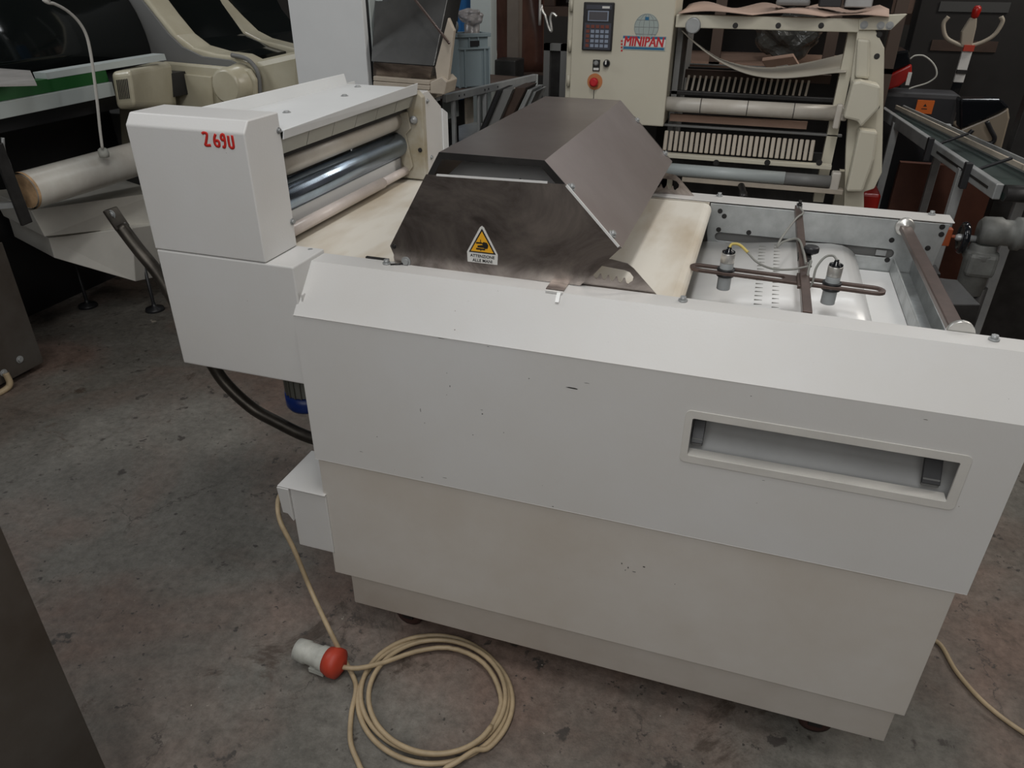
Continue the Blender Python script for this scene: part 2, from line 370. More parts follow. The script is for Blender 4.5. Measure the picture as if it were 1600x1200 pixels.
# far side: top strip, chamfer, outer cover
b = nb()
box(b, (-.05, .792, .947), (XR, .857, .950)); prism(b, [(-.05, .857, .95), (-.05, .935, .86), (-.05, .933, .858), (-.05, .855, .947)], (XR+.05, 0, 0)); box(b, (-.05, .932, .52), (XR, .935, .86))
P('rear_cover', b, 'white', bevel=.001)
# far inner plates
b = nb(); plate(b, [(.012, .93), (.012, .87), (.705, .87), (.722, .885), (.726, .947), (.012, .947)], [], lambda a, c: V(a, .786, c), (0, .005, 0)); P('inner_plate', b, 'dirtywhite', bevel=.001)
b = nb()
plate(b, [(.728, .945), (.728, .87), (.745, .79), (1.262, .79), (1.278, .945)], [rrect(.750, .850, 1.176, .872, .0105)], lambda a, c: V(a, .789, c), (0, .003, 0)); P('side_plate', b, 'zinc', bevel=.0008)
b = nb(); box(b, (.73, .80, .83), (1.27, .803, .90)); P('slot_backing', b, 'greyside')
def bolt(p, d, r=.006, h=.004, m='alu', parent=None, name='bolt'):
    d = Vector(d).normalized(); b = nb(); cyl(b, p, Vector(p)+d*h*.35, r*1.5, 14); cyl(b, p, Vector(p)+d*h, r, 6); return mk(name, b, m, parent or MR)
for x, z in ((.712, .928), (.754, .927), (.766, .915), (.757, .879), (.832, .879), (1.262, .938), (1.265, .92), (1.245, .884), (1.243, .862), (1.247, .838), (1.163, .895), (1.165, .845), (1.20, .90)):
    bolt((x, .789 if x > .727 else .786, z), (0, -1, 0), .0042, .003, 'dark')
b = nb(); box(b, (1.135, .786, .855), (1.158, .789, .868)); P('slot_clip', b, 'alu')
# belts
b = nb(); R0 = .019
pr = [(-.20, .945), (.714, .945)]+[(.714+R0*math.sin(a), .926+R0*math.cos(a)) for a in [math.pi*k/10 for k in range(1, 11)]]+[(-.20, .907)]
hexa(b, [V(x, .131, z) for x, z in pr], [V(x, .784, z) for x, z in pr]); P('feed_belt', b, 'belt')
b = nb(); R1 = .05
R1 = .045
pr = [(.712, .845), (.83, .853), (.93, .866), (1.03, .873)]+[(1.04+R1*1.3*math.sin(a), .828+R1*math.cos(a)) for a in [math.pi*k/12 for k in range(1, 13)]]+[(.712, .785)]
hexa(b, [V(x, .131, z) for x, z in pr], [V(x, .785, z) for x, z in pr])
for f in b.faces:
    if len(f.verts) == 4 and f.calc_area() < .2 and abs(f.normal.y) < .5: f.smooth = True
P('delivery_belt', b, 'tape')
# stitched belt joint: two rows of fine hooks
b = nb()
for k in range(26):
    y = .15+k*.024
    box(b, (.862, y, .857), (.878, y+.0014, .8595)); box(b, (.897, y+.008, .861), (.911, y+.0094, .8637))
P('belt_stitching', b, 'cablegrey', kind='stuff')
b = nb(); box(b, (1.02, .131, .812), (1.176, .785, .815)); P('catch_sheet', b, 'tape')
b = nb(); box(b, (1.176, .131, .815), (1.180, .785, .852)); box(b, (1.176, .131, .815), (1.225, .785, .818)); box(b, (1.220, .131, .815), (1.224, .785, .856)); P('cross_channel', b, 'zinc', bevel=.001)
# end bar with discs
b = nb(); bar(b, (1.183, .775, .930), (1.179, .14, .945), .026, .012); P('end_bar', b, 'brown_bar', bevel=.002)
for y, d, z in ((.787, -1, .932), (.130, 1, .946)):
    b = nb(); lathe(b, (1.182, y, z), (0, d, 0), [(0, .021), (.010, .021), (.012, .019), (.012, .008), (.016, .007)], 28); P('end_disc', b, 'silver')
# sensor bridge
b = nb(); bar(b, (.937, .785, .953), (.9445, .132, .945), .016, .014); P('bridge_bar', b, 'brown_bar', bevel=.001)
b = nb(); box(b, (.932, .76, .945), (.945, .789, .966)); P('bridge_clamp', b, 'alu', bevel=.001)
bolt((.938, .762, .966), (0, 0, 1), .004, .012, 'dark', name='bolt')
b = nb(); box(b, (.930, .26, .942), (.953, .33, .949)); P('bridge_bracket', b, 'brown_bar', bevel=.001)
zb = .936; y0 = .315
def slotloop(x0, x1, cy, r, n=8):
    return [(x1+r*math.cos(a), cy+r*math.sin(a)) for a in [math.pi*(-.5+k/n) for k in range(n+1)]]+[(x0+r*math.cos(a), cy+r*math.sin(a)) for a in [math.pi*(.5+k/n) for k in range(n+1)]]
b = nb()
plate(b, slotloop(.745, 1.070, y0, .019), [slotloop(.745, .898, y0, .0105), slotloop(.955, 1.070, y0, .0105)], lambda a, c: V(a, c-(a-.9)*.05, zb), (0, 0, .006))
P('slotted_bar', b, 'brown_bar', bevel=.0006)
S3 = []
for sx, sy in ((.797, y0+.004), (.994, y0-.006)):
    b = nb(); cyl(b, (sx, sy, zb-.034), (sx, sy, zb+.022), .0132, 24); s = P('sensor', b, 'grey_sensor', bevel=.001)
    b = nb(); cyl(b, (sx, sy, zb+.022), (sx, sy, zb+.042), .0135, 24); mk('silver_band', b, 'silver', s, bevel=.001)
    b = nb(); lathe(b, (sx, sy, zb+.042), (0, 0, 1), [(0, .0128), (.003, .0125), (.005, .006), (.011, .004)], 20); mk('cap', b, 'blackgloss', s)
    for dz in (.004, -.006):
        b = nb(); cyl(b, (sx, sy, zb+dz), (sx, sy, zb+dz+.006), .0175, 24); mk('collar', b, 'black', s, bevel=.001)
    S3.append(V(sx, sy, zb+.052))
c = S3[0]
b = nb(); tube(b, smooth_path([c, c+V(.004, .005, .006), c+V(.018, .002, .007), c+V(.036, -.012, -.002)]), .0028); P('yellow_sleeve', b, 'yellow')
b = nb(); tube(b, smooth_path([c+V(.034, -.011, -.001), c+V(.055, -.02, -.016), c+V(.085, -.02, -.026), c+V(.120, -.012, -.026), (.944, .315, .968), (.952, .325, .966)]), .0022); P('sensor_cable', b, 'cablegrey')
c = S3[1]
b = nb(); tube(b, smooth_path([c, c+V(-.008, .008, .006), c+V(-.022, .004, .003), c+V(-.034, -.006, -.016), c+V(-.036, -.014, -.044), c+V(-.042, -.012, -.056), c+V(-.046, .0, -.030), c+V(-.044, .012, -.010), (.946, .325, .967)]), .0022); P('sensor_cable', b, 'cablegrey')
b = nb(); tube(b, smooth_path([(.938, .74, .967), (.945, .70, .965), (.930, .66, .962), (.902, .56, .946), (.894, .52, .935), (.905, .53, .945), (.932, .52, .957), (.940, .42, .965), (.943, .34, .966)]), .0024); P('sensor_cable', b, 'cablegrey')
b = nb(); lathe(b, (.956, .43, .955), (0, 0, 1), [(0, .006), (.004, .006), (.004, .013), (.007, .0155), (.015, .0155), (.018, .013)], 10); P('clamp_knob', b, 'black', bevel=.001)
b = nb(); box(b, (.932, .405, .946), (.958, .440, .955)); P('knob_block', b, 'dark', bevel=.001)
# screws on strips
for p in ((.155, .112, .95), (.735, .112, .95), (1.225, .112, .95), (.745, .845, .95), (1.245, .845, .95), (-.02, .118, .95)):
    bolt(p, (0, 0, 1), .0055, .009, 'alu', name='cap_screw')
b = nb(); box(b, (.10, .128, .945), (.15, .134, .953)); cyl(b, (.165, .108, .951), (.19, .118, .953), .002, 8); P('cable_stub', b, 'dark')

# ---- guard hood
HP = [(.163, .985), (.272, 1.172), (.470, 1.172), (.616, 1.030)]
b = nb()
for (x0, z0), (x1, z1) in zip(HP, HP[1:]):
    d = Vector((x1-x0, 0, z1-z0)).normalized(); n = Vector((d.z, 0, -d.x))*.002
    hexa(b, [V(x0, .126, z0), V(x1, .126, z1), V(x1, .126, z1)+n, V(x0, .126, z0)+n], [V(x0, .835, z0), V(x1, .835, z1), V(x1, .835, z1)+n, V(x0, .835, z0)+n])
bmesh.ops.remove_doubles(b, verts=b.verts, dist=.0003)
hood = P('guard_shell', b, 'steeltop', label='brushed stainless guard shell')
HI = [(.176, .987), (.2775, 1.160), (.4645, 1.160), (.603, 1.026)]
for y in (.1245, .8335):
    b = nb(); prs = list(zip(HP, HI))
    for (o0, i0), (o1, i1) in zip(prs, prs[1:]): prism(b, [(o0[0], y, o0[1]), (o1[0], y, o1[1]), (i1[0], y, i1[1]), (i0[0], y, i0[1])], (0, .0015, 0))
    mk('rim_flange', b, 'dark', hood)
side = [(.196, .9445)]+[(.185-.018*math.sin(a), .962-.018*math.cos(a)) for a in [k*math.pi/10 for k in range(0, 7)]]+[(.161, .985), (.246, 1.131), (.509, 1.135), (.615, 1.031), (.546, .9515), (.522, .9515), (.520, .932), (.492, .932), (.492, .9515)]
for y in (.1205, .8365):
    b = nb(); plate(b, side, [], lambda a, c: V(a, y, c), (0, .002, 0)); s = P('guard_side_plate', b, 'steel', label='dark stained stainless side plate')
    if y < .2: SP = s
b = nb(); bar(b, (.268, .1195, 1.132), (.478, .1195, 1.136), .004, .0032); mk('folded_edge', b, 'edge', SP)
b = nb(); bar(b, (.512, .1195, 1.134), (.612, .1195, 1.034), .004, .0032, (0, 1, 0)); mk('folded_edge', b, 'edge', SP)
bolt((.194, .1205, .957), (0, -1, 0), .0065, .006, 'alu', SP, 'hinge_screw')
bolt((.170, .1205, .985), (0, -1, 0), .003, .004, 'dark', SP, 'rivet')
b = nb(); box(b, (.490, .086, .9505), (.524, .122, .9525)); mk('catch_tab', b, 'steel', SP)
b = nb(); box(b, (.492, .0755, .9485), (.524, .080, .9525)); prism(b, [(.514, .0765, .950), (.521, .0765, .950), (.521, .064, .936), (.514, .064, .936)], (0, -.002, .002)); mk('bright_clip', b, 'edge', SP)
for t in (.32, .86):
    p = V(.470, .134, 1.172).lerp(V(.616, .134, 1.03), t); bolt(p, (.7, 0, .72), .0055, .007, 'alu', hood, 'screw')
    p = V(.470, .826, 1.172).lerp(V(.616, .826, 1.03), t); bolt(p, (.7, 0, .72), .0055, .007, 'alu', hood, 'screw')
# handle gap: pale sloped sheet added to brighten it, then shaft and strap
b = nb(); hexa(b, [V(.245, .140, 1.095), V(.54, .140, 1.095), V(.47, .33, 1.155), V(.285, .33, 1.155)], [V(.245, .142, 1.092), V(.54, .142, 1.092), V(.47, .333, 1.152), V(.285, .333, 1.152)]); P('gap_brightening_sheet', b, 'whiteclean')
b = nb(); cyl(b, (.43, .15, 1.098), (.43, .80, 1.098), .012, 16); P('moulding_shaft', b, 'steelin')
b = nb(); tube(b, smooth_path([(.37, .17, 1.10), (.385, .175, 1.118), (.40, .165, 1.112), (.415, .17, 1.124)]), .004, 6); P('torn_strap', b, 'black')
# fork plates
fk = [(.545, .945), (.689, .944), (.640, .992), (.628, 1.0), (.600, 1.004), (.560, 1.004), (.52, .96)]
def comb(x0, x1, zt, zb_):
    o = [(x0, zb_+.003)]; n = 5; wd = (x1-x0)/n
    for k in range(n):
        xa = x0+k*wd; zz = zb_-.0008*k
        o += [(xa+wd*.25, zz), (xa+wd*.5, zz-.002), (xa+wd*.72, zz+.002)]
        if k < n-1: o += [(xa+wd*.88, zz+.008), (xa+wd*1.05, zz+.008)]
    o += [(x1, zb_+.002), (x1+.001, zb_+.010), (x1-.006, zt-.006), (x1-.016, zt-.003), (x0+.016, zt)]
    return o
for y in (.1325, .8225):
    b = nb(); plate(b, fk, [comb(.566, .640, .990, .966)], lambda a, c: V(a, y, c), (0, .002, 0)); P('height_fork_plate', b, 'steel', label='steel plate with comb shaped height slots')
# sticker
sx, sz, yy = .3545, .9985, .1200
def tri(s, y, dz=0): return [V(sx-.0345*s, y, sz-.006*s+dz), V(sx+.0345*s, y, sz-.006*s+dz), V(sx, y, sz+.053*s+dz)]
b = nb(); prism(b, [V(sx-.030, yy, sz-.026), V(sx+.030, yy, sz-.026), V(sx+.031, yy, sz-.006), V(sx+.004, yy, sz+.044), V(sx, yy, sz+.047), V(sx-.004, yy, sz+.044), V(sx-.031, yy, sz-.006)], (0, -.0004, 0)); ST = mk('warning_sticker', b, 'stkW', SP, label='yellow hand crush warning sticker with white base')
def dec(pts, m, y, name='sticker_print'):
    b = nb(); prism(b, [V(a, y, c) for a, c in pts], (0, -.0003, 0)); return mk(name, b, m, MR)
dec([(sx-.027, sz-.006), (sx+.027, sz-.006), (sx, sz+.042)], 'stkK', yy-.0005)
dec([(sx-.0228, sz-.0035), (sx+.0228, sz-.0035), (sx, sz+.0365)], 'stkY', yy-.0009)
b = nb()
for q in ([(-.012, .0005), (.006, .0005), (.006, .0035), (-.012, .0035)], [(-.012, .012), (.0, .0125), (.0, .0155), (-.012, .015)],
          [(-.009, .005), (.003, .0048), (.006, .0035), (.011, .004), (.0125, .010), (.010, .0155), (.003, .0165), (-.001, .013), (.002, .0105), (-.009, .0085)],
          [(-.0035, -.0015), (-.002, -.0015), (-.002, .0005), (-.0035, .0005)], [(-.0035, .0155), (-.002, .0155), (-.002, .0205), (-.0035, .0205)]):
    prism(b, [V(sx+a, yy-.0013, sz+c) for a, c in q], (0, -.0003, 0))
mk('hand_pictogram', b, 'stkK', MR)
text('ATTENZIONE', .0085, (sx-.0245, yy-.0006, sz-.0150), (1, 0, 0), (0, 0, 1), 'stkK', MR, width=.049, bold=.0001)
text('ALLE MANI', .0085, (sx-.020, yy-.0006, sz-.0238), (1, 0, 0), (0, 0, 1), 'stkK', MR, width=.040, bold=.0001)

# ---- roller head
HX0, HX1, HY0, HY1 = -.317, -.056, .0154, .1264
b = nb(); pf = [(HY0, .9599), (HY0, 1.2022), (HY0+.0165, 1.2225), (HY1, 1.2225), (HY1, .9599)]
prism(b, [(HX0, y, z) for y, z in pf], (HX1-HX0, 0, 0)); HC = P('head_cover', b, 'white', bevel=.0025)
b = nb(); pf = [(HY0, .697), (HY0, .9585), (HY1+.004, .9585), (HY1+.004, .925), (.79, .925), (.79, .697)]
prism(b, [(HX0+.002, y, z) for y, z in pf], (.32, 0, 0)); P('lower_head_box', b, 'white', bevel=.003)
b = nb(); box(b, (-.10, .128, .93), (.012, .79, .9435)); P('head_sill', b, 'dirtywhite')
# hand painted 2690
S = []
def stroke(pts): S.append([V(-.146+u*.066, HY0-.0012, 1.1745+v*.0235) for u, v in pts])
stroke([(.0, .92), (.04, 1.02), (.14, 1.0), (.15, .85), (.08, .35), (.04, .12), (.10, .08), (.22, .12)])
stroke([(.44, 1.0), (.38, .7), (.36, .35), (.40, .12), (.48, .10), (.51, .3), (.49, .5), (.40, .5)])
stroke([(.70, .62), (.62, .60), (.60, .8), (.64, .98), (.70, .98), (.71, .7), (.70, .3), (.66, .06), (.60, .10)])
stroke([(.84, .95), (.83, .5), (.84, .15), (.90, .04), (.96, .15), (.97, .55), (.97, 1.0)])
b = nb()
for s in S: tube(b, smooth_path(s, 5), .0029, 6)
for v in b.verts: v.co.y = HY0-.0002+(v.co.y-(HY0-.0012))*.18-.0003
mk('red_number_marking', b, 'redink', HC, label='hand painted red number 2690')
bolt((-.056, .119, 1.190), (1, 0, 0), .004, .005, 'alu', HC, 'screw'); bolt((-.056, .121, 1.012), (1, 0, 0), .0045, .005, 'alu', HC, 'screw')
# top plate with lips
b = nb()
box(b, (-.255, .1264, 1.186), (-.052, .745, 1.189)); P('head_top_plate', b, 'whiteclean', bevel=.001)
b = nb(); prism(b, [(-.052, .1264, 1.172), (-.052, .745, 1.172), (-.048, .745, 1.200), (-.048, .1264, 1.190)], (-.003, 0, 0)); P('front_lip', b, 'whiteclean', bevel=.001)
b = nb(); prism(b, [(-.255, .1264, 1.186), (-.255, .745, 1.186), (-.262, .745, 1.214), (-.262, .1264, 1.214)], (-.003, 0, 0)); P('rear_lip', b, 'whiteclean', bevel=.001)
for y in (.30, .55, .70): bolt((-.155 if y < .6 else -.20, y, 1.189), (0, 0, 1), .006, .004, 'alu', name='screw')
b = nb(); box(b, (-.262, .745, .95), (-.258, .79, 1.19)); P('rear_post', b, 'whiteclean')
# scraper strip under the lip, a row of clear panes
for k in range(6):
    y = .130+k*.103; b = nb(); prism(b, [(-.060, y, 1.172), (-.060, y+.101, 1.172), (-.072, y+.101, 1.140), (-.072, y, 1.140)], (-.002, 0, 0)); P('scraper_pane', b, 'clear')
b = nb(); box(b, (-.10, .128, 1.128), (-.085, .745, 1.142)); P('dark_shaft', b, 'dark')
def roller(x, z, r, m, name, y1=.745, taper=None):
    b = nb(); cyl(b, (x, .128, z), (x, y1, z), r, 40); return P(name, b, m, origin=V(x, .43, z))
roller(-.125, 1.104, .027, 'cream_roller', 'upper_roller')
roller(-.118, 1.040, .031, 'chrome', 'chrome_roller')
b = nb(); box(b, (-.125, .128, .962), (-.112, .765, 1.006)); P('white_doctor_bar', b, 'whiteclean', bevel=.002)
b = nb(); cyl(b, (-.098, .128, .972), (-.098, .60, .972), .0135, 30); cyl(b, (-.098, .60, .972), (-.098, .775, .972), .0115, 30); P('small_roller', b, 'pinkroller')
b = nb(); box(b, (-.27, .128, .96), (-.265, .745, 1.186)); P('head_back_sheet', b, 'greyside')
# far end plate, stained, with bearing arm
b = nb(); plate(b, [(-.262, .95), (-.040, .95), (-.040, 1.165), (-.055, 1.180), (-.262, 1.180)], [], lambda a, c: V(a, .746, c), (0, .022, 0)); FE = P('far_end_plate', b, 'stained', bevel=.002)
b = nb(); prism(b, [(-.135, .744, 1.13), (-.080, .744, 1.128), (-.073, .744, 1.085), (-.090, .744, 1.07), (-.074, .744, .985), (-.088, .744, .968), (-.105, .744, .99), (-.112, .744, 1.07), (-.14, .744, 1.08)], (0, -.006, 0)); mk('bearing_arm', b, 'stained', FE, bevel=.002)
b = nb(); lathe(b, (-.066, .745, 1.107), (0, -1, 0), [(0, .011), (.004, .011), (.006, .006), (.010, .005)], 20); mk('pivot_nut', b, 'alu', FE)
bolt((-.052, .745, 1.03), (0, -1, 0), .004, .004, 'dark', FE)
b = nb(); prism(b, [(-.26, y, z) for y, z in ((.768, .953), (.768, 1.175), (.80, 1.175), (.885, 1.122), (.885, .953))], (.215, 0, 0)); P('far_head_cover', b, 'white', bevel=.002)
b = nb(); prism(b, [(-.25, .886, .96), (-.25, .886, 1.118), (-.25, .925, 1.100), (-.25, .925, .96)], (.208, 0, 0)); P('chain_cover', b, 'whiteclean', bevel=.002)
bolt((-.045, .79, 1.150), (1, 0, 0), .004, .005, 'alu', name='screw'); bolt((-.045, .80, 1.0), (1, 0, 0), .004, .005, 'alu', name='screw')
# bent tube with flattened end, beneath and beside the head
TY = .22
tp = [at(188, 352, y=TY), at(215, 388, y=TY), at(250, 432, y=TY), at(290, 500, y=TY), at(322, 552, y=TY), at(350, 596, y=TY), at(392, 636, y=TY), at(430, 658, y=TY), at(486, 684, y=TY), at(560, 700, y=TY)]
b = nb(); tube(b, smooth_path(tp, 6), .0160, 14); TB = P('bent_tube', b, 'darktube')
a0 = at(171, 326, y=TY); a1 = at(190, 354, y=TY)
b = nb(); bar(b, a0, a1+(a1-a0)*.12, .010, .040, (0, 1, 0)); mk('flattened_end', b, 'darktube', TB, bevel=.003)
bolt(at(175, 335, y=TY-.006), (0, -1, 0), .007, .005, 'alu', TB)
# left side box under the head
b = nb()
q = [at(437, 762, x=-.1), at(490, 714, x=-.1)]
box(b, (-.082, .0, .248), (.012, .14, .418)); P('side_box', b, 'white', bevel=.002)
b = nb(); prism(b, [(-.113, -.006, .418), (-.082, -.006, .418), (-.082, -.006, .325), (-.095, -.006, .345), (-.108, -.006, .345)], (0, .15, 0)); P('side_box_flange', b, 'white', bevel=.001)
b = nb(); box(b, (-.112, -.004, .4185), (.012, .145, .4215)); P('side_box_lid', b, 'white', bevel=.001)
# blue motor below the head
mc = V(-.20, .26, .50)
mp_ = at(462, 612, y=.26)
b = nb(); lathe(b, mp_+V(.012, .03, .05), (0, 0, -1), [(0, .05), (.062, .05), (.064, .052)], 24); mo = P('motor', b, 'fins')
for k in range(20):
    a = k*math.pi/10; c0 = mp_+V(.012, .03, .0)
    b = nb(); box(b, (c0.x+.048, c0.y-.0012, c0.z-.008), (c0.x+.054, c0.y+.0012, c0.z+.05), Matrix.Rotation(a, 3, 'Z'), c0); mk('cooling_fin', b, 'fins', mo)
b = nb(); lathe(b, mp_+V(.012, .03, -.008), (0, 0, -1), [(0, .056), (.035, .056), (.045, .050), (.049, .035), (.050, .012)], 28); mk('fan_cowl', b, 'blue', mo)
b = nb(); cyl(b, mp_+V(.012, .03, .05), (mp_.x+.012, mp_.y+.03, .70), .03, 16); mk('motor_mount', b, 'dark', mo)
# casters
for x, y in ((.165, .075), (1.135, .075), (.165, .74), (1.135, .74)):
    b = nb(); lathe(b, (x, y-.018, .035), (0, 1, 0), [(0, .026), (.003, .035), (.029, .035), (.032, .026)], 26); cw = P('caster', b, mat('rubber_wheel', (.045, .02, .016), .6) if 'rubber_wheel' not in bpy.data.materials else bpy.data.materials['rubber_wheel'])
    b = nb(); box(b, (x-.014, y-.026, .03), (x+.014, y-.022, .12)); box(b, (x-.014, y+.018, .03), (x+.014, y+.022, .12)); box(b, (x-.03, y-.03, .112), (x+.03, y+.03, .121)); mk('caster_fork', b, 'dark', cw)
# drive bracket and gear motor behind the delivery end
b = nb()
prism(b, [(1.287, .86, .70), (1.287, .93, .70), (1.287, .93, .80), (1.287, .86, .80)], (.02, 0, 0)); P('drive_mount', b, 'dark', bevel=.001)
b = nb(); hexa(b, [at(1487, 476, y=.86), at(1532, 476, y=.86), at(1520, 514, y=.86), at(1494, 512, y=.86)], [at(1450, 432, y=1.0), at(1496, 437, y=1.0), at(1500, 462, y=1.0), at(1455, 462, y=1.0)])
P('drive_cover', b, 'dark', bevel=.002)
# small paint chips on the front
b = nb()
for u, v, du, dv in ((702, 600, 2, 7), (656, 636, 2, 10), (657, 745, 5, 2), (752, 645, 3, 4), (750, 640, 6, 1.5), (825, 590, 3, 3), (880, 606, 30, 1.5), (910, 598, 14, 1.5), (862, 790, 4, 3), (697, 582, 2, 2), (697, 616, 2, 2), (738, 678, 2, 3), (786, 675, 2, 2), (588, 681, 2, 3), (662, 660, 3, 2), (1402, 556, 2, 4), (1172, 618, 3, 2), (1085, 510, 3, 2), (970, 880, 2, 5), (980, 886, 2, 6), (1003, 886, 6, 4), (975, 892, 3, 2), (985, 895, 10, 1), (1053, 914, 2, 2), (1190, 750, 6, 1.5), (1440, 655, 12, 1.5), (682, 528, 14, 1.5), (620, 516, 3, 3), (760, 541, 5, 1.2), (690, 746, 10, 1.5), (560, 705, 8, 1.5)):
    p = at(u, v, y=-.0003); q = at(u+du, v+dv, y=-.0003)
    if p.z < .5196: p.y = q.y = .0035
    if p.z > .864: continue
    cx_, cz_ = (p.x+q.x)/2, (p.z+q.z)/2; hx, hz = max(.0006, abs(q.x-p.x)*.4), max(.0004, abs(p.z-q.z)*.33)
    vs = [V(cx_+hx*math.cos(t)*random.uniform(.6, 1.1), p.y, cz_+hz*math.sin(t)*random.uniform(.6, 1.1)) for t in [k*math.pi/3 for k in range(6)]]
    prism(b, vs, (0, .0004, 0))
P('paint_chips', b, 'dark', kind='stuff')

# gear motor with hand wheel on its own pillar behind the delivery end
gy = 1.2
GM = thing('gear_motor', (1.50, gy, 0), 'grimy grey gear motor with black hand wheel behind the delivery end', 'motor')
b = nb(); lathe(b, (1.475, gy, .64), (0, 0, 1), [(0, .036), (.10, .040), (.11, .046), (.125, .046), (.13, .036), (.15, .034)], 20); mk('gearbox', b, 'gearm', GM, bevel=.002)
b = nb(); box(b, (1.44, gy-.045, .70), (1.515, gy+.03, .77)); mk('gear_case', b, 'gearm', GM, bevel=.012)
b = nb(); lathe(b, (1.45, gy, .825), (1, 0, 0), [(0, .030), (.01, .040), (.05, .042), (.06, .036), (.085, .036), (.09, .046), (.105, .046), (.11, .040), (.25, .042)], 22); mk('motor_body', b, 'gearm', GM)
b = nb(); tube(b, [V(1.418, gy+.036*math.cos(t), .800+.036*math.sin(t)) for t in [k*math.pi/12 for k in range(24)]], .0095, 10, True); cyl(b, (1.412, gy, .80), (1.424, gy, .80), .030, 20); mk('hand_wheel', b, 'blackgloss', GM)
b = nb(); lathe(b, (1.398, gy, .80), (1, 0, 0), [(0, .006), (.006, .010), (.02, .010), (.055, .009)], 14); mk('wheel_hub', b, 'alu', GM)
b = nb(); cyl(b, (1.50, gy, 0), (1.50, gy, .66), .022, 14); cyl(b, (1.50, gy, 0), (1.50, gy, .012), .09, 20); mk('pillar', b, 'dark', GM)
b = nb(); box(b, (1.366, gy-.004, .772), (1.388, gy+.02, .822)); cyl(b, (1.38, gy+.005, .80), (1.44, gy+.005, .80), .005, 8); mk('orange_guard', b, M['orange'] if 0 else mat('dull_orange', (.26, .055, .015), .5), GM, bevel=.002)

# ------------------------------------------------------------------ cables on the floor
def fl(u, v, h=.0065): 
    p = at(u, v, z=h); return p
cab = [V(.75, -1.7, .0065), V(.45, -1.25, .0065), V(.34, -.75, .0065), fl(580, 1250), fl(563, 1200), fl(548, 1160), fl(549, 1115), fl(556, 1080, .0075), fl(553, 1060), fl(538, 1030, .03), fl(515, 985, .10), at(487, 925, y=-.03), at(460, 860, y=-.012), at(438, 815, y=0), at(434, 785, y=.05), at(440, 768, y=.11)]
b = nb(); tube(b, smooth_path(cab, 8), .0058, 10)
PC = mk('power_cable', b, 'cable', None, 'beige mains cable coiled on the floor with a red and white plug at its end', 'cable', origin=V(.1, -.1, 0))
# coil: plug end -> loops
def loop(cu, cv, ru, rv, a0, a1, n, h0, h1, tilt=0):
    o = []
    for k in range(n):
        t = k/(n-1); a = math.radians(a0+(a1-a0)*t); x = ru*math.cos(a); y = rv*math.sin(a)
        o.append(fl(cu+x*math.cos(tilt)-y*math.sin(tilt), cv-x*math.sin(tilt)-y*math.cos(tilt), h0+(h1-h0)*t))
    return o
coil = [at(533, 1042, z=.034), fl(560, 1044, .03), fl(600, 1035, .022), fl(650, 1018, .018), fl(700, 1012, .018), fl(745, 1028, .02), fl(772, 1058, .02), fl(783, 1100, .018), fl(765, 1140, .018)]
nn = 84; a0_, a1_ = -30, -30-360*3-18
for k in range(nn):
    t = k/(nn-1); a = math.radians(a0_+(a1_-a0_)*t); tt = 3.05*t
    ru = 101+9*tt-5*max(0, tt-2.2)*3+3*math.sin(tt*5); rv = 80+7*tt-3*max(0, tt-2.2)*3+2*math.sin(tt*4+1)
    coil.append(fl(680+4*math.sin(tt*2.3)+ru*math.cos(a), 1092-5*math.sin(tt*1.7)-(rv+4)*math.sin(a), max(.0065, .026-.012*tt)+.002*math.sin(tt*9)))
coil += [fl(742, 1172, .018), fl(715, 1190, .018), fl(690, 1207, .010), fl(660, 1260, .0065), V(.20, -.8, .0065), V(.1, -1.4, .0065), V(.3, -1.9, .0065)]
b = nb(); tube(b, smooth_path(coil, 3), .0058, 9); mk('cable_coil', b, 'cable', PC)
p0 = at(466, 1014, z=.036); p1 = at(536, 1040, z=.036); d = (p1-p0).normalized(); Lp = (p1-p0).length
b = nb(); lathe(b, p0, d, [(0, .026), (Lp*.22, .028), (Lp*.24, .0255), (Lp*.50, .0265), (Lp*.52, .029), (Lp*.78, .030)], 26)
PG = mk('plug', b, 'plugw', PC, label='grey white industrial plug')
b = nb(); lathe(b, p0+d*Lp*.66, d, [(0, .031), (Lp*.14, .036), (Lp*.26, .035), (Lp*.30, .026), (Lp*.36, .012)], 26); mk('red_collar', b, 'plugr', PG)
b = nb(); box(b, (-.008, -.02, -.006), (.008, .02, .006), d.to_track_quat('Y', 'Z').to_matrix(), V(0, 0, 0)); bmesh.ops.translate(b, verts=b.verts, vec=p0+d*Lp*.5+V(.0, -.018, -.024)); mk('hinged_cap', b, 'plugw', PG)
b = nb(); tube(b, smooth_path([V(1.20, .75, .0065), V(1.33, .60, .0065), fl(1440, 985), fl(1470, 1008), fl(1495, 1050), fl(1540, 1100), fl(1600, 1145), fl(1680, 1190), V(2.1, .0, .0065), V(2.9, .1, .0065)], 8), .0055, 9)
mk('floor_cable', b, 'cable', None, 'brownish cable lying on the floor at the right end of the machine', 'cable')

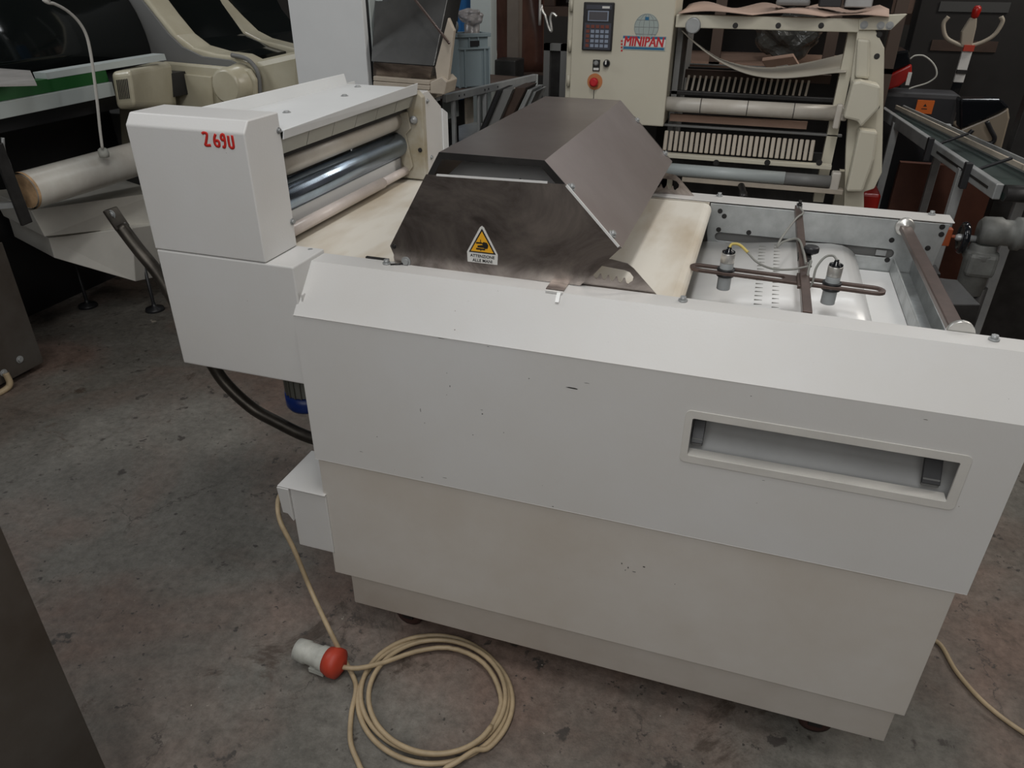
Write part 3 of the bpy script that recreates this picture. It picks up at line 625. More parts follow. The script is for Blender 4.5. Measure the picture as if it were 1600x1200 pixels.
# ------------------------------------------------------------------ steel cabinets at the left edge
b = nb(); box(b, (-1.0, -1.9, 0), (-.178, -.55, .92)); mk('steel_cabinet', b, 'cabpaint', None, 'dark brown steel cabinet side in the near left foreground', 'cabinet', bevel=.002)
CB = thing('end_cabinet', (-2.1, .5, 0), 'dark grey steel cabinet end at the left edge below the pipe bracket', 'cabinet')
b = nb(); box(b, (-2.35, .2, .03), (-1.85, .835, .545)); mk('cabinet_body', b, 'cabpaint', CB, bevel=.002)
b = nb(); box(b, (-2.3, .25, .0), (-1.9, .80, .03)); mk('base', b, 'dark', CB)
b = nb(); box(b, (-2.30, .3, .545), (-1.87, .78, .62)); mk('drive_cover', b, 'greyside', CB, bevel=.01)
for p in ((-1.85, .74, .09), (-1.85, .66, .07)): bolt(p, (1, 0, 0), .010, .008, 'alu', CB)
b = nb(); tube(b, smooth_path([(-1.84, .66, .07), (-1.83, .655, .03), (-1.835, .63, .012), (-1.84, .55, .012)]), .012, 8); mk('hose', b, 'cable', CB)

# ------------------------------------------------------------------ ivory drum machine (left background), axis along y
D = thing('drum_machine', (-2.2, 1.6, 0), 'big ivory drum machine with smoked covers, curved ribs and a green striped beam', 'machine')
BX = -1.7
def pbox(quad, vec, name, m, parent, bevel=0, label=None):
    b = nb(); prism(b, quad, vec); return mk(name, b, m, parent, bevel=bevel, label=label)
pbox([(BX, .80, 1.045), (BX, 1.40, 1.052), (BX, 1.40, 1.000), (BX, .80, .992)], (-.06, 0, 0), 'beam', 'beam', D, .002)
pbox([(BX-.015, .80, 1.046), (BX-.015, 1.40, 1.053), (BX-.02, 1.40, 1.098), (BX-.02, .80, 1.090)], (-.05, 0, 0), 'green_stripe', 'green', D)
pbox([(BX-.018, 1.12, 1.093), (BX-.018, 1.75, 1.10), (BX-.022, 1.75, 1.125), (BX-.022, 1.12, 1.115)], (-.06, 0, 0), 'upper_rail', 'beam', D)
# smoked drum cover: half cylinder along y
b = nb(); cx_, cz_, R_ = -2.30, 1.07, .30
pts = [(cx_+R_*math.cos(a)*1.0, cz_+.02+R_*1.25*math.sin(a)) for a in [math.pi*k/24 for k in range(25)]]
hexa(b, [V(x, .60, z) for x, z in pts], [V(x, 1.98, z) for x, z in pts])
for f in b.faces:
    if len(f.verts) == 4: f.smooth = True
mk('smoked_drum_cover', b, 'glassdark', D)
b = nb(); cyl(b, (-2.30, .62, 1.16), (-2.30, 1.97, 1.16), .16, 24); mk('drum', b, 'dark', D)
# support frame
b = nb(); box(b, (-2.62, .86, .0), (-2.36, 2.0, 1.07)); box(b, (-2.30, .62, .93), (-1.80, 1.95, 1.03)); mk('drum_bed', b, 'black', D)
# ribs: plates in x-z, profile falling to +x
def rib(y, pix, name, m, th, drop, parent=D, bevel=.012):
    top = [at(u, v, y=y) for u, v in pix]
    b = nb(); low = [V(p.x, p.y, min(p.z, 9)-drop) for p in top]
    n = len(top); poly = top+[V(top[-1].x, y, .75), V(top[0].x, y, .75)]
    hexa(b, poly, [p+V(0, th, 0) for p in poly]); return mk(name, b, m, parent, bevel=bevel, seg=3)
r1 = [(196, -60), (225, -8), (250, 25), (275, 55), (300, 74), (335, 84), (368, 88), (392, 100), (404, 120), (409, 160)]
rib(2.0, r1, 'curved_rib', 'ivorypaint', .14, .2)
gs = [(185, -60), (217, -5), (240, 24), (262, 52), (284, 73), (315, 88), (360, 94), (388, 108), (395, 122)]
b = nb(); top = [at(u, v, y=1.985) for u, v in gs]; poly = top+[V(top[-1].x, 1.985, .8), V(top[0].x, 1.985, .8)]; hexa(b, poly, [p+V(0, .012, 0) for p in poly]); mk('grey_side_plate', b, 'greyside', D, bevel=.002)
rib(2.55, [(300, -60), (330, -3), (357, 26), (382, 50), (405, 62), (460, 76), (480, 80)], 'curved_rib', 'ivorypaint', .13, .2)
rib(3.1, [(385, -60), (408, -3), (428, 28), (455, 48), (475, 58)], 'curved_rib', 'ivorypaint', .13, .2)
def lid(y0, y1, pix, name):
    b = nb(); t = [at(u, v, y=y0) for u, v in pix]; 
    hexa(b, t+[V(t[-1].x, y0, t[-1].z-.25), V(t[0].x, y0, t[-1].z-.25)], [p+V(0, y1-y0, 0) for p in t+[V(t[-1].x, y0, t[-1].z-.25), V(t[0].x, y0, t[-1].z-.25)]]); mk(name, b, 'glassdark', D)
lid(2.14, 2.55, [(225, -60), (262, 10), (300, 62), (345, 84), (372, 92)], 'smoked_lid')
lid(2.68, 3.1, [(330, -60), (372, 20), (400, 55), (440, 72)], 'smoked_lid')
pbox([at(392, 96, y=2.02), at(470, 78, y=2.02), at(470, 190, y=2.02), at(408, 190, y=2.02)], (0, .5, 0), 'ivory_nose', 'ivorypaint', D, .03)
b = nb(); tube(b, smooth_path([at(u, v, y=1.99) for u, v in ((362, 86), (385, 92), (399, 106), (405, 125), (407, 165))]), .010, 8); mk('edge_trim', b, 'greyside', D)
b = nb(); tube(b, smooth_path([at(u, v, y=1.97) for u, v in ((247, 92), (258, 112), (270, 140), (277, 165))]), .008, 8); mk('black_hose', b, 'black', D)
b = nb(); poly = [at(u, v, y=1.95) for u, v in ((252, 96), (388, 108), (398, 125), (400, 175), (262, 175))]; hexa(b, poly, [p+V(0, .03, 0) for p in poly]); mk('ivory_panel', b, 'ivorypaint', D, bevel=.01)
b = nb(); poly = [at(u, v, y=1.94) for u, v in ((272, 114), (330, 120), (334, 170), (282, 170))]; hexa(b, poly, [p+V(0, .012, 0) for p in poly]); mk('recess_panel', b, 'ivorypaint', D, bevel=.004)
mc0 = at(352, 136, y=1.86); b = nb(); lathe(b, mc0, (.0, 1, 0), [(0, .065), (.012, .078), (.10, .082), (.13, .09)], 28); mk('round_motor_cap', b, 'ivorypaint', D)
# square motor housing with grille
g0 = [at(u, v, y=1.40) for u, v in ((172, 113), (203, 109), (211, 168), (182, 171))]
g1 = [at(u, v, y=1.88) for u, v in ((240, 95), (268, 97), (278, 168), (252, 172))]
b = nb(); hexa(b, g0, g1); MH = mk('motor_housing', b, 'ivorypaint', D, bevel=.02, seg=4)
for k in range(7):
    t = .28+k*.085; a_ = g0[0].lerp(g0[1], t); c_ = g0[3].lerp(g0[2], t); m0 = a_.lerp(c_, .22); m1 = a_.lerp(c_, .74)
    b = nb(); bar(b, m0+V(0, -.001, 0), m1+V(0, -.001, 0), .0028, .004, (0, 1, 0)); mk('grille_slot', b, 'black', MH)
b = nb(); poly = [at(u, v, y=1.93) for u, v in ((185, 168), (260, 168), (240, 240), (190, 240))]; hexa(b, poly, [p+V(0, .1, 0) for p in poly]); mk('ivory_leg', b, 'ivorypaint', D, bevel=.01)
b = nb(); cyl(b, (-2.55, 2.1, 0), (-2.55, 2.1, .8), .04, 10); mk('leg', b, 'dark', D)
b = nb(); box(b, (-2.5, 2.02, .0), (-1.3, 2.5, .80)); mk('machine_base', b, 'greyside', D, bevel=.01)
# stained pipe roller with dark bracket: part of the machine
pz, pr_, py0, py1 = .742, .068, .868, 2.0
b = nb(); cyl(b, (BX, py0, pz), (BX, py1, pz), pr_, 36, caps=False); cyl(b, (BX, py0, pz), (BX, py1, pz), pr_-.006, 36, caps=False)
PP = mk('pipe_roller', b, 'pipe', D, label='long stained off-white plastic pipe')
b = nb(); cyl(b, (BX, py0-.001, pz), (BX, py0+.010, pz), pr_+.0008, 36, caps=False); lathe(b, (BX, py0+.004, pz), (0, 1, 0), [(0, pr_-.006), (.02, .045), (.035, .02)], 30); mk('stained_pipe_end', b, 'pipeend', PP)
b = nb(); bar(b, at(-6, 225, x=BX+.03), at(42, 350, x=BX+.03), .012, .045, (0, 0, 1)); mk('pipe_bracket', b, 'dark', D, bevel=.003)
b = nb(); bar(b, (BX-.2, .70, .70), (BX+.0, .86, .70), .02, .02); mk('pipe_spindle', b, 'alu', D)
b = nb(); tube(b, smooth_path([at(4, 215, x=BX+.02), at(6, 235, x=BX+.02), at(16, 262, x=BX+.02), at(22, 290, x=BX+.02)]), .006, 8); mk('wire_hook', b, 'alu', D)

# white infeed table under the pipe
TA = thing('infeed_table', (-1.9, 1.55, 0), 'dull white sheet metal table box with levelling foot under the stained pipe', 'table')
ty = 1.40
A = [at(48, 328, y=1.25), at(232, 305, y=1.46)]
def up_z(p, z): return V(p.x, p.y, z)
p_l = at(48, 328, y=1.00); p_r = at(250, 300, y=1.62)
q_l = at(70, 370, y=1.02); q_r = at(252, 350, y=1.62)
back = V(-.40, .16, 0)
b = nb(); hexa(b, [p_l, p_r, q_r, q_l], [p+back for p in (p_l, p_r, q_r, q_l)]); mk('table_top', b, 'tablew', TA, bevel=.003)
f0 = V(-1.83, 1.40, 0)
c1 = at(212, 440, x=-1.80, y=None) if False else at(212, 440, y=1.38)
c1t = V(c1.x+.02, c1.y, q_l.z+.1)
lft = [at(70, 372, y=1.10), at(81, 403, y=1.10)]
b = nb()
k1 = at(206, 356, y=1.38); k0 = at(76, 372, y=1.10); k2 = at(85, 403, y=1.10); k3 = at(250, 350, y=1.60); k4 = at(250, 432, y=1.60)
v = [b.verts.new(p) for p in (k0, k1, c1, k2, k3, k4, k0+back, k3+back, k4+back, k2+back)]
b.faces.new((v[0], v[1], v[2], v[3])); b.faces.new((v[1], v[4], v[5], v[2])); b.faces.new((v[0], v[3], v[9], v[6])); b.faces.new((v[4], v[7], v[8], v[5])); b.faces.new((v[6], v[9], v[8], v[7])); b.faces.new((v[3], v[2], v[5], v[8], v[9])); b.faces.new((v[0], v[6], v[7], v[4], v[1]))
mk('table_body', b, 'tablew', TA, bevel=.003)
for p in (V(c1.x-.02, c1.y+.09, 0), V(c1.x-.10, c1.y+.30, 0), V(c1.x-.36, c1.y+.02, 0)):
    b = nb(); lathe(b, p, (0, 0, 1), [(0, .045), (.012, .042), (.02, .012), (.04, .008), (.26, .008)], 18); mk('levelling_foot', b, 'black', TA)
# hanging white cable
b = nb(); hc = [V(-1.60, .05, 4.2), V(-1.60, .30, 2.2)]+[at(u, v, x=-1.60) for u, v in ((40, -40), (68, 0), (85, 6), (105, 17), (123, 34), (135, 55), (142, 85), (147, 120), (152, 160), (156, 200), (160, 232))]
tube(b, smooth_path(hc, 6), .0055, 9); HCb = mk('hanging_cable', b, mat('white_cable', (.50, .48, .44), .5), None, 'thin white cable hanging down in front of the drum onto the pipe', 'cable')
p = at(161, 236, x=-1.62); b = nb(); lathe(b, p+V(0, 0, .012), (0, 0, -1), [(0, .010), (.006, .018), (.02, .020), (.035, .018)], 18); mk('cable_plug', b, 'plugw', HCb)
# steel sheet lying on the beam
b = nb(); poly = [at(-20, 136, z=1.13), at(58, 134, z=1.13), at(48, 113, z=1.13), at(-20, 108, z=1.13)]; prism(b, poly, (0, 0, .006)); 
mk('steel_sheet', b, 'steelin', None, 'grey steel sheet resting over the green striped beam at the left edge', 'sheet')

# ------------------------------------------------------------------ white cabinet, hopper, crate and rack
WY = 1.40
WC = thing('white_cabinet', (-.66, 1.55, 0), 'tall plain pale grey cabinet standing behind the roller head', 'cabinet')
xl = at(457, 60, y=WY).x; xr = at(570, 60, y=WY).x
b = nb(); box(b, (xl, WY, .05), (xr, WY+.03, 2.1)); mk('door', b, 'whiteclean', WC, bevel=.003)
b = nb(); box(b, (xl+.02, WY+.04, .05), (xr-.004, WY+.055, 2.1)); mk('seal', b, 'black', WC)
b = nb(); box(b, (xl+.01, WY+.055, .0), (xr, WY+.11, 2.1)); mk('cabinet_body', b, 'beam', WC, bevel=.003)
b = nb(); box(b, (xr+.0, WY+.10, .0), (xr+.028, WY+.13, 2.1)); mk('door_post', b, 'beam', WC, bevel=.002)

HM = thing('hopper', (-.42, 1.5, 0), 'stainless steel hopper with sloping front behind the roller head', 'hopper')
hy = 1.38
b = nb(); f4 = [at(586, -20, y=hy+.14), at(694, -20, y=hy+.14), at(675, 122, y=hy), at(583, 97, y=hy)]
f4 = [at(588, -30, y=hy+.16), at(705, -30, y=hy+.16), at(678, 103, y=hy), at(580, 96, y=hy)]
hexa(b, f4, [p+V(0, .12, -.02) for p in f4]); mk('hopper_front', b, M['steelin2'] if 'steelin2' in M else mat('dull_grey_hopper', (.12, .12, .118), .38, metal=.6, var=.3, vscale=6), HM, bevel=.002)
f5 = [at(583, 97, y=hy-.002), at(676, 104, y=hy-.002), at(672, 124, y=hy+.03), at(583, 118, y=hy+.03)]
b = nb(); hexa(b, f5, [p+V(0, .1, 0) for p in f5]); mk('hopper_throat', b, 'steel', HM, bevel=.001)
for k, (v0, v1) in enumerate(((119, 126), (127, 134), (135, 150))):
    b = nb(); f6 = [at(583, v0, y=hy+.01-k*.004), at(672, v0+7, y=hy+.01-k*.004), at(671, v1+7, y=hy+.01-k*.004), at(583, v1, y=hy+.01-k*.004)]; hexa(b, f6, [p+V(0, .12, 0) for p in f6]); mk('front_rail', b, 'slat', HM, bevel=.002)
b = nb(); f7 = [at(700, 28, y=hy), at(709, 48, y=hy), at(698, 142, y=hy), at(685, 142, y=hy), at(680, 105, y=hy)]; hexa(b, f7, [p+V(.0, .02, 0) for p in f7]); mk('side_flange', b, 'slat', HM, bevel=.001)
b = nb(); f8 = [at(672, 128, y=hy-.02), at(690, 120, y=hy-.02), at(698, 128, y=hy-.02), at(694, 148, y=hy-.02), at(672, 146, y=hy-.02)]; hexa(b, f8, [p+V(0, .10, 0) for p in f8]); mk('side_bracket', b, 'slat', HM, bevel=.003)
b = nb(); bar(b, at(645, -5, y=hy+.05), at(702, 68, y=hy-.02), .006, .006); mk('brace_rod', b, 'brown_bar', HM)
for x, y in ((-.50, hy+.03), (-.33, hy+.03), (-.50, hy+.10), (-.33, hy+.10)):
    b = nb(); box(b, (x-.02, y-.02, 0), (x+.02, y+.02, 1.1)); mk('leg', b, 'alu', HM)
b = nb(); box(b, (-.53, hy+.005, 1.0), (-.31, hy+.125, 1.04)); mk('hopper_base', b, 'dark', HM)

# rack trolley
RZ = 1.045
ra = at(694, 154, z=RZ); rb_ = at(836, 121, z=RZ); ry = ra.y
RK = thing('rack_trolley', (ra.x+.1, ry+.15, 0), 'grey aluminium rack trolley with angled top rail left of the hood', 'rack')
b = nb(); bar(b, ra, rb_, .02, .028); tr_ = mk('top_rail', b, 'alu', RK, bevel=.002)
rd_ = (rb_-ra).normalized(); rn = V(-rd_.y, rd_.x, 0)
for t in (.12, .17, .38, .42, .52):
    p = ra.lerp(rb_, t)-rn*.0105; b = nb(); bar(b, p-rd_*.003, p+rd_*.003, .001, .007); mk('slot', b, 'black', tr_)
rc = ra+rn*.34; rd = rb_+rn*.34
b = nb(); bar(b, rc, rd, .02, .03); mk('top_rail', b, 'alu', RK, bevel=.002)
for t, w_ in ((.08, .014), (.335, .010), (.40, .016), (1.0, .020)):
    p = ra.lerp(rb_, t); b = nb(); box(b, (p.x-w_/2, p.y-.005, 0), (p.x+w_/2, p.y+.012, p.z+(.012 if t == 1 else -.012))); mk('post', b, 'alu' if t < 1 else 'beam', RK, bevel=.001)
for p in (rc, rd):
    b = nb(); box(b, (p.x-.01, p.y-.01, 0), (p.x+.01, p.y+.01, p.z-.015)); mk('post', b, 'alu', RK)
b = nb(); prism(b, [p+V(0, 0, -.012) for p in (ra+rn*.012, rb_+rn*.012, rd-rn*.012, rc-rn*.012)], (0, 0, .010)); mk('shelf', b, 'darkwood', RK)
sh = .82
def rk(t, d, z): q = ra.lerp(rb_, t)+rn*d; return V(q.x, q.y, z)
b = nb(); prism(b, [rk(.0, .015, sh), rk(1, .015, sh), rk(1, .33, sh), rk(.0, .33, sh)], (0, 0, .008)); mk('lower_shelf', b, 'alu', RK)
b = nb(); prism(b, [rk(.06, .0, sh+.02), rk(.40, .0, sh+.02), rk(.40, .0, sh+.05), rk(.06, .0, sh+.05)], tuple(rn*.01)); mk('shelf_edge', b, 'alu', RK)
b = nb(); prism(b, [rk(.30, .04, sh+.10), rk(.37, .04, sh+.10), rk(.37, .04, RZ-.02), rk(.30, .04, RZ-.02)], tuple(rn*.01)); mk('hanging_plate', b, 'slat', RK)
b = nb(); prism(b, [rk(.41, .20, sh+.09), rk(.56, .20, sh+.09), rk(.56, .20, RZ-.02), rk(.41, .20, RZ-.02)], tuple(rn*.01)); mk('pale_plate', b, 'beam', RK)
b = nb(); prism(b, [rk(.12, .10, sh+.01), rk(.34, .10, sh+.01), rk(.34, .10, sh+.09), rk(.12, .10, sh+.09)], tuple(rn*.15)); mk('black_drawer', b, 'black', RK)
# leaning trays on the lower shelf
labs_t = ['thin black tray leaning at the left end of the trays under the rack rail', 'dark grey tray leaning between the black and the brown tray under the rack rail', 'wide dark brown tray leaning in the middle under the rack rail', 'pale grey tray leaning to the right of the brown tray under the rack rail', 'rightmost thin pale tray leaning against the rack post']
quads = [((776, 141), (782, 141), (757, 186), (762, 186)), ((785, 140), (801, 140), (757, 206), (771, 206)), ((804, 137), (822, 137), (775, 196), (800, 190)), ((825, 140), (832, 140), (803, 186), (812, 183)), ((834, 143), (838, 143), (817, 180), (822, 178))]
for k, q4 in enumerate(quads):
    yq = ry+.16+k*.035
    tl, tr2, bl, br = [at(u, v, y=yq) for u, v in q4]
    def ext(t_, b_):
        d_ = b_-t_; return t_+d_*((sh+.0085-t_.z)/d_.z)
    bl2, br2 = ext(tl, bl), ext(tr2, tr2+(bl-tl))
    tr = thing('baking_tray', ((bl2.x+br2.x)/2, yq+.08, sh+.009), labs_t[k], 'tray', 'trays leaning under the rack rail')
    b = nb(); hexa(b, [tl, tr2, br2, bl2], [p+V(.0, .15, 0) for p in (tl, tr2, br2, bl2)]); mk('tray_panel', b, ['black', 'greyside', 'darkwood', 'alu', 'alu'][k], tr, bevel=.001)
    e_ = (tr2-tl).normalized()*.004
    b = nb(); hexa(b, [tl+V(0, -.003, 0), tl+e_+V(0, -.003, 0), bl2+e_+V(0, -.003, 0), bl2+V(0, -.003, 0)], [tl, tl+e_, bl2+e_, bl2]); mk('tray_rim', b, ['dark', 'dark', 'slat', 'beam', 'beam'][k], tr)
# crate with tape roll, cup and bag
def uof(p): d = p-CAM; return 800+F*d.dot(RT)/d.dot(FW)
oc = at(718, 138, z=RZ-.0015); ca_ = math.radians(48)
def span(d_, u_):
    lo_, hi_ = 0.0, 1.0
    for _ in range(40):
        m_ = (lo_+hi_)/2
        if abs(uof(oc+d_*m_)-718) < abs(u_-718): lo_ = m_
        else: hi_ = m_
    return lo_
W_ = span(V(math.cos(ca_), math.sin(ca_), 0), 765); dp = span(V(-math.sin(ca_), math.cos(ca_), 0), 702)
H_ = at(718, 53, y=oc.y).z-oc.z; zb2 = oc.z
CR = thing('plastic_crate', (oc.x, oc.y+.1, zb2), 'blue grey ribbed plastic crate standing on the rack', 'crate')
rotc = Matrix.Rotation(ca_, 3, 'Z')
def cbx(lo, hi, name, m, bevel=.002):
    b = nb(); box(b, V(*lo)+oc, V(*hi)+oc, rotc, oc); return mk(name, b, m, CR, bevel=bevel)
cbx((.004, .004, 0), (W_-.004, .010, H_-.01), 'front_wall', 'greycrate'); cbx((.004, dp-.01, 0), (W_-.004, dp-.004, H_-.01), 'back_wall', 'greycrate')
cbx((.004, .01, 0), (.010, dp-.01, H_-.01), 'side_wall', 'greycrate'); cbx((W_-.010, .01, 0), (W_-.004, dp-.01, H_-.01), 'side_wall', 'greycrate'); cbx((.004, .004, 0), (W_-.004, dp-.004, .006), 'crate_floor', 'greycrate')
for lo, hi in (((-.006, -.006, H_-.014), (W_+.006, .008, H_)), ((-.006, dp-.008, H_-.014), (W_+.006, dp+.006, H_)), ((-.006, 0, H_-.014), (.008, dp, H_)), ((W_-.008, 0, H_-.014), (W_+.006, dp, H_))): cbx(lo, hi, 'rim', 'greycrate')
cbx((-.003, -.004, H_-.058), (W_+.003, .006, H_-.050), 'band', 'greycrate')
for t in (.0, .18, .82, .96): cbx((W_*t, -.003, .0), (W_*t+.007, .006, H_-.05), 'rib', 'greycrate', .001)
for t in (.33, .62): cbx((W_*t, -.003, H_-.05), (W_*t+.005, .006, H_-.012), 'rib', 'greycrate', .001)
cbx((W_*.36, -.0045, H_-.045), (W_*.66, -.002, H_-.026), 'hand_hole', 'black', 0)
b = nb(); c_ = oc+rotc @ V(-.004, .05, 0)+V(0, 0, H_+.012); tube(b, [c_+V(.022*math.cos(t), .0, .022*math.sin(t)) for t in [k*math.pi/10 for k in range(20)]], .009, 8, True); bmesh.ops.translate(b, verts=b.verts, vec=(0, 0, .012))
mk('tape_roll', b, 'alu', None, 'silvery tape roll standing on the rim of the grey crate', 'tape')
b = nb(); c_ = oc+rotc @ V(W_*.62, dp*.5, 0)+V(0, 0, H_-.10); lathe(b, c_, (0, 0, 1), [(0, .026), (.13, .031), (.132, .026)], 20); mk('plastic_cup', b, 'bag', None, 'cloudy beige cup standing inside the crate', 'cup')
b = nb(); bmesh.ops.create_icosphere(b, subdivisions=4, radius=.050)
from mathutils import noise as mn
for v_ in b.verts: v_.co = V(v_.co.x*1.0, v_.co.y*.9, v_.co.z*.55)*(1+.5*mn.noise(v_.co*28)); v_.co += c_+V(0, 0, .155)
mk('plastic_bag', b, 'bag', None, 'crumpled clear plastic bag on top of the cup in the crate', 'bag')
# blue box unit behind hopper
BB = thing('blue_motor_unit', (-.7, 2.5, 0), 'blue cased unit with vent slots behind the hopper', 'machine')
p0 = at(655, -10, y=2.4); p1 = at(719, 40, y=2.4)
b = nb(); box(b, (p0.x, 2.4, .9), (p1.x, 2.65, 1.6)); mk('case', b, 'bluebox', BB, bevel=.01)
for k in range(6):
    q = at(703+k*2.2, 8, y=2.398); b = nb(); box(b, (q.x, 2.396, q.z-.065), (q.x+.003, 2.4, q.z)); mk('vent_slot', b, 'black', BB)
b = nb(); box(b, (p0.x+.05, 2.45, 0), (p1.x-.05, 2.6, .9)); mk('stand', b, 'dark', BB)
# pale post behind crate
q0 = at(735, 20, y=2.3); q1 = at(767, 20, y=2.3)
b = nb(); box(b, (q0.x, 2.3, 0), (q1.x, 2.38, 2.2)); mk('pale_post', b, 'beam', None, 'pale grey upright panel behind the grey crate', 'panel', bevel=.003)
b = nb(); q = at(779, 105, y=2.35); q2 = at(805, 106, y=2.35)
DB = thing('junction_box', ((q.x+q2.x)/2, 2.4, 0), 'dark box on a stand with white bag to the right of the crate', 'box')
b = nb(); box(b, (q.x-.03, 2.35, q.z-.05), (q2.x, 2.49, q.z+.03)); mk('box_body', b, 'dark', DB, bevel=.004)
b = nb(); box(b, (q.x, 2.37, 0), (q.x+.04, 2.45, q.z-.05)); mk('stand', b, 'dark', DB)
b = nb(); bmesh.ops.create_icosphere(b, subdivisions=3, radius=.045)
cc = at(769, 86, y=2.4)
for v_ in b.verts: v_.co = V(v_.co.x*.5, v_.co.y*.6, v_.co.z*1.4)*(1+.4*mn.noise(v_.co*25))+cc
mk('white_rag', b, 'stkW', DB)
# hanging brown/red sheets and wooden post
q0 = at(792, 60, y=2.5); q1 = at(810, 60, y=2.5)
b = nb(); box(b, (q0.x, 2.5, 0), (q1.x, 2.56, 2.3)); mk('wooden_post', b, mat('brown_timber', (.13, .105, .085), .7, var=.2), None, 'greyish brown timber post behind the rack trolley', 'post', bevel=.003)
def wavy(name, u0, u1, v0, v1, y, m, label, cat, amp=.02, n=40, freq=30):
    b = nb(); a_ = at(u0, v0, y=y); c_ = at(u1, v1, y=y); rows = 16; g = []
    zlo, zhi = min(a_.z, c_.z), max(a_.z, c_.z)+.5
    for i in range(n+1):
        col = []
        for j in range(rows+1):
            x = a_.x+(c_.x-a_.x)*i/n; z = zlo+(zhi-zlo)*j/rows
            col.append(b.verts.new((x, y+amp*math.sin(x*freq+.9*math.sin(z*5))+amp*.5*mn.noise(V(x*9, z*6, 3)), z)))
        g.append(col)
    for i in range(n):
        for j in range(rows):
            f = b.faces.new((g[i][j], g[i+1][j], g[i+1][j+1], g[i][j+1])); f.smooth = True
    o = mk(name, b, m, None, label, cat); s_ = o.modifiers.new('thickness', 'SOLIDIFY'); s_.thickness = .004; return o
M['gloss_brown'] = mat('brown_plastic_sheeting', (.10, .045, .032), .25, var=.4, vscale=6)
wavy('plastic_sheeting', 770, 795, 110, 0, 2.9, 'gloss_brown', 'brown plastic sheeting hanging left of the timber post', 'sheet')
wavy('plastic_sheeting', 812, 850, 112, 0, 2.9, 'gloss_brown', 'shiny red brown plastic sheeting hanging right of the timber post', 'sheet')
# dark grey frame machine between post and control cabinet
DF = thing('steel_stand', (.02, 2.6, 0), 'dark grey steel stand between the brown sheeting and the control cabinet', 'stand')
q0 = at(850, 68, y=2.6); q1 = at(886, 68, y=2.6)
for x in (q0.x, q1.x-.03):
    b = nb(); box(b, (x, 2.6, 0), (x+.03, 2.64, q0.z)); mk('upright', b, 'greyside', DF)
b = nb(); box(b, (q0.x, 2.6, q0.z-.03), (q1.x, 2.64, q0.z)); mk('crossbar', b, 'greyside', DF)
b = nb(); box(b, (q0.x+.03, 2.63, .02), (q1.x-.03, 2.66, q0.z-.03)); mk('infill', b, 'dark', DF)
b = nb(); tube(b, smooth_path([V(at(846, 8, y=2.5).x, 2.5, 4.2), at(845, -60, y=2.5), at(846, 8, y=2.5), at(852, 25, y=2.5), at(858, 45, y=2.5), at(862, 48, y=2.5), at(860, 30, y=2.5), at(863, 21, y=2.5), at(870, 26, y=2.5)]), .006, 8)
mk('wire_hook', b, 'silver', None, 'shiny bent wire hook hanging above the dark grey stand', 'hook')

# ------------------------------------------------------------------ cream control cabinet
KY = 1.70
kx0 = at(893, 60, y=KY).x; kx1 = .481; kz0 = at(1035, 198, y=KY).z
KC = thing('control_cabinet', ((kx0+kx1)/2, KY+.12, 0), 'cream control cabinet with keypad, red stop button and MINIPAN sign', 'cabinet')
b = nb(); box(b, (kx0, KY, kz0), (kx1, KY+.02, 1.75)); mk('door', b, 'cream', KC, bevel=.004)
b = nb(); box(b, (kx0-.022, KY+.022, kz0+.0), (kx1-.003, KY+.24, 1.75)); mk('cabinet_body', b, 'cream', KC, bevel=.004)
for z in (kz0+.12, 1.20, 1.33):
    b = nb(); cyl(b, (kx0-.008, KY+.012, z), (kx0-.008, KY+.012, z+.04), .007, 12); mk('hinge', b, 'cream', KC)
b = nb(); box(b, (kx0+.03, KY+.08, 0), (kx0+.07, KY+.2, kz0)); mk('support', b, 'cream', KC)
def kp(u, v): return at(u, v, y=KY-.0005)
def flat(quad, m, name, parent, dy=.0, th=.004, bevel=0):
    b = nb(); pts = [at(u, v, y=KY) for u, v in quad]; pts = [V(p.x, KY-dy-th, p.z) for p in pts]; prism(b, pts, (0, th, 0)); return mk(name, b, m, parent, bevel=bevel)
ka = at(913.5, 3, y=KY); kb = at(961.5, 4.5, y=KY); kc = at(909.5, 78, y=KY)
kxa, kxb, kzt, kzb = (ka.x+kc.x)/2, (kb.x+at(956, 78, y=KY).x)/2, ka.z, kc.z
b = nb(); box(b, (kxa, KY-.012, kzb), (kxb, KY, kzt)); KP = mk('keypad_unit', b, 'black', KC, bevel=.003)
kw, kh = kxb-kxa, kzt-kzb
def kbx(x0, z0, x1, z1, m, name, parent=KP, y=.0125, th=.001):
    b = nb(); box(b, (kxa+kw*x0, KY-y-th, kzt-kh*z1), (kxa+kw*x1, KY-y+.0005, kzt-kh*z0)); return mk(name, b, m, parent)
kbx(.10, .05, .92, .14, 'panelgrey', 'title_strip'); kbx(.62, .075, .86, .12, 'stkW', 'title_label', y=.0132); kbx(.16, .17, .84, .38, 'bluebutton', 'screen_frame'); kbx(.20, .19, .80, .36, 'screen', 'screen', y=.0135); kbx(.07, .42, .94, .97, 'panelgrey', 'key_field')
okey = mat('rust_key', (.17, .045, .03), .5)
for j in range(5):
    for i in range(5):
        m_ = okey if (i == 0 or j == 0) else 'bluebutton'
        kbx(.13+i*.158, .46+j*.10, .13+i*.158+.115, .46+j*.10+.065, m_, 'key', y=.0135, th=.002)
def kbox(u0, v0, u1, v1, m, name, parent=KC, y=.0, th=.006, bevel=.001):
    a_ = at(u0, v0, y=KY); c_ = at(u1, v1, y=KY); b = nb(); box(b, (a_.x, KY-y-th, c_.z), (c_.x, KY-y, a_.z)); return mk(name, b, m, parent, bevel=bevel)
s1 = kbox(927, 93, 937, 111, 'stkK', 'button_plate'); kbox(928, 105.5, 936, 109.5, 'stkW', 'button_label', s1, .006, .001, 0)
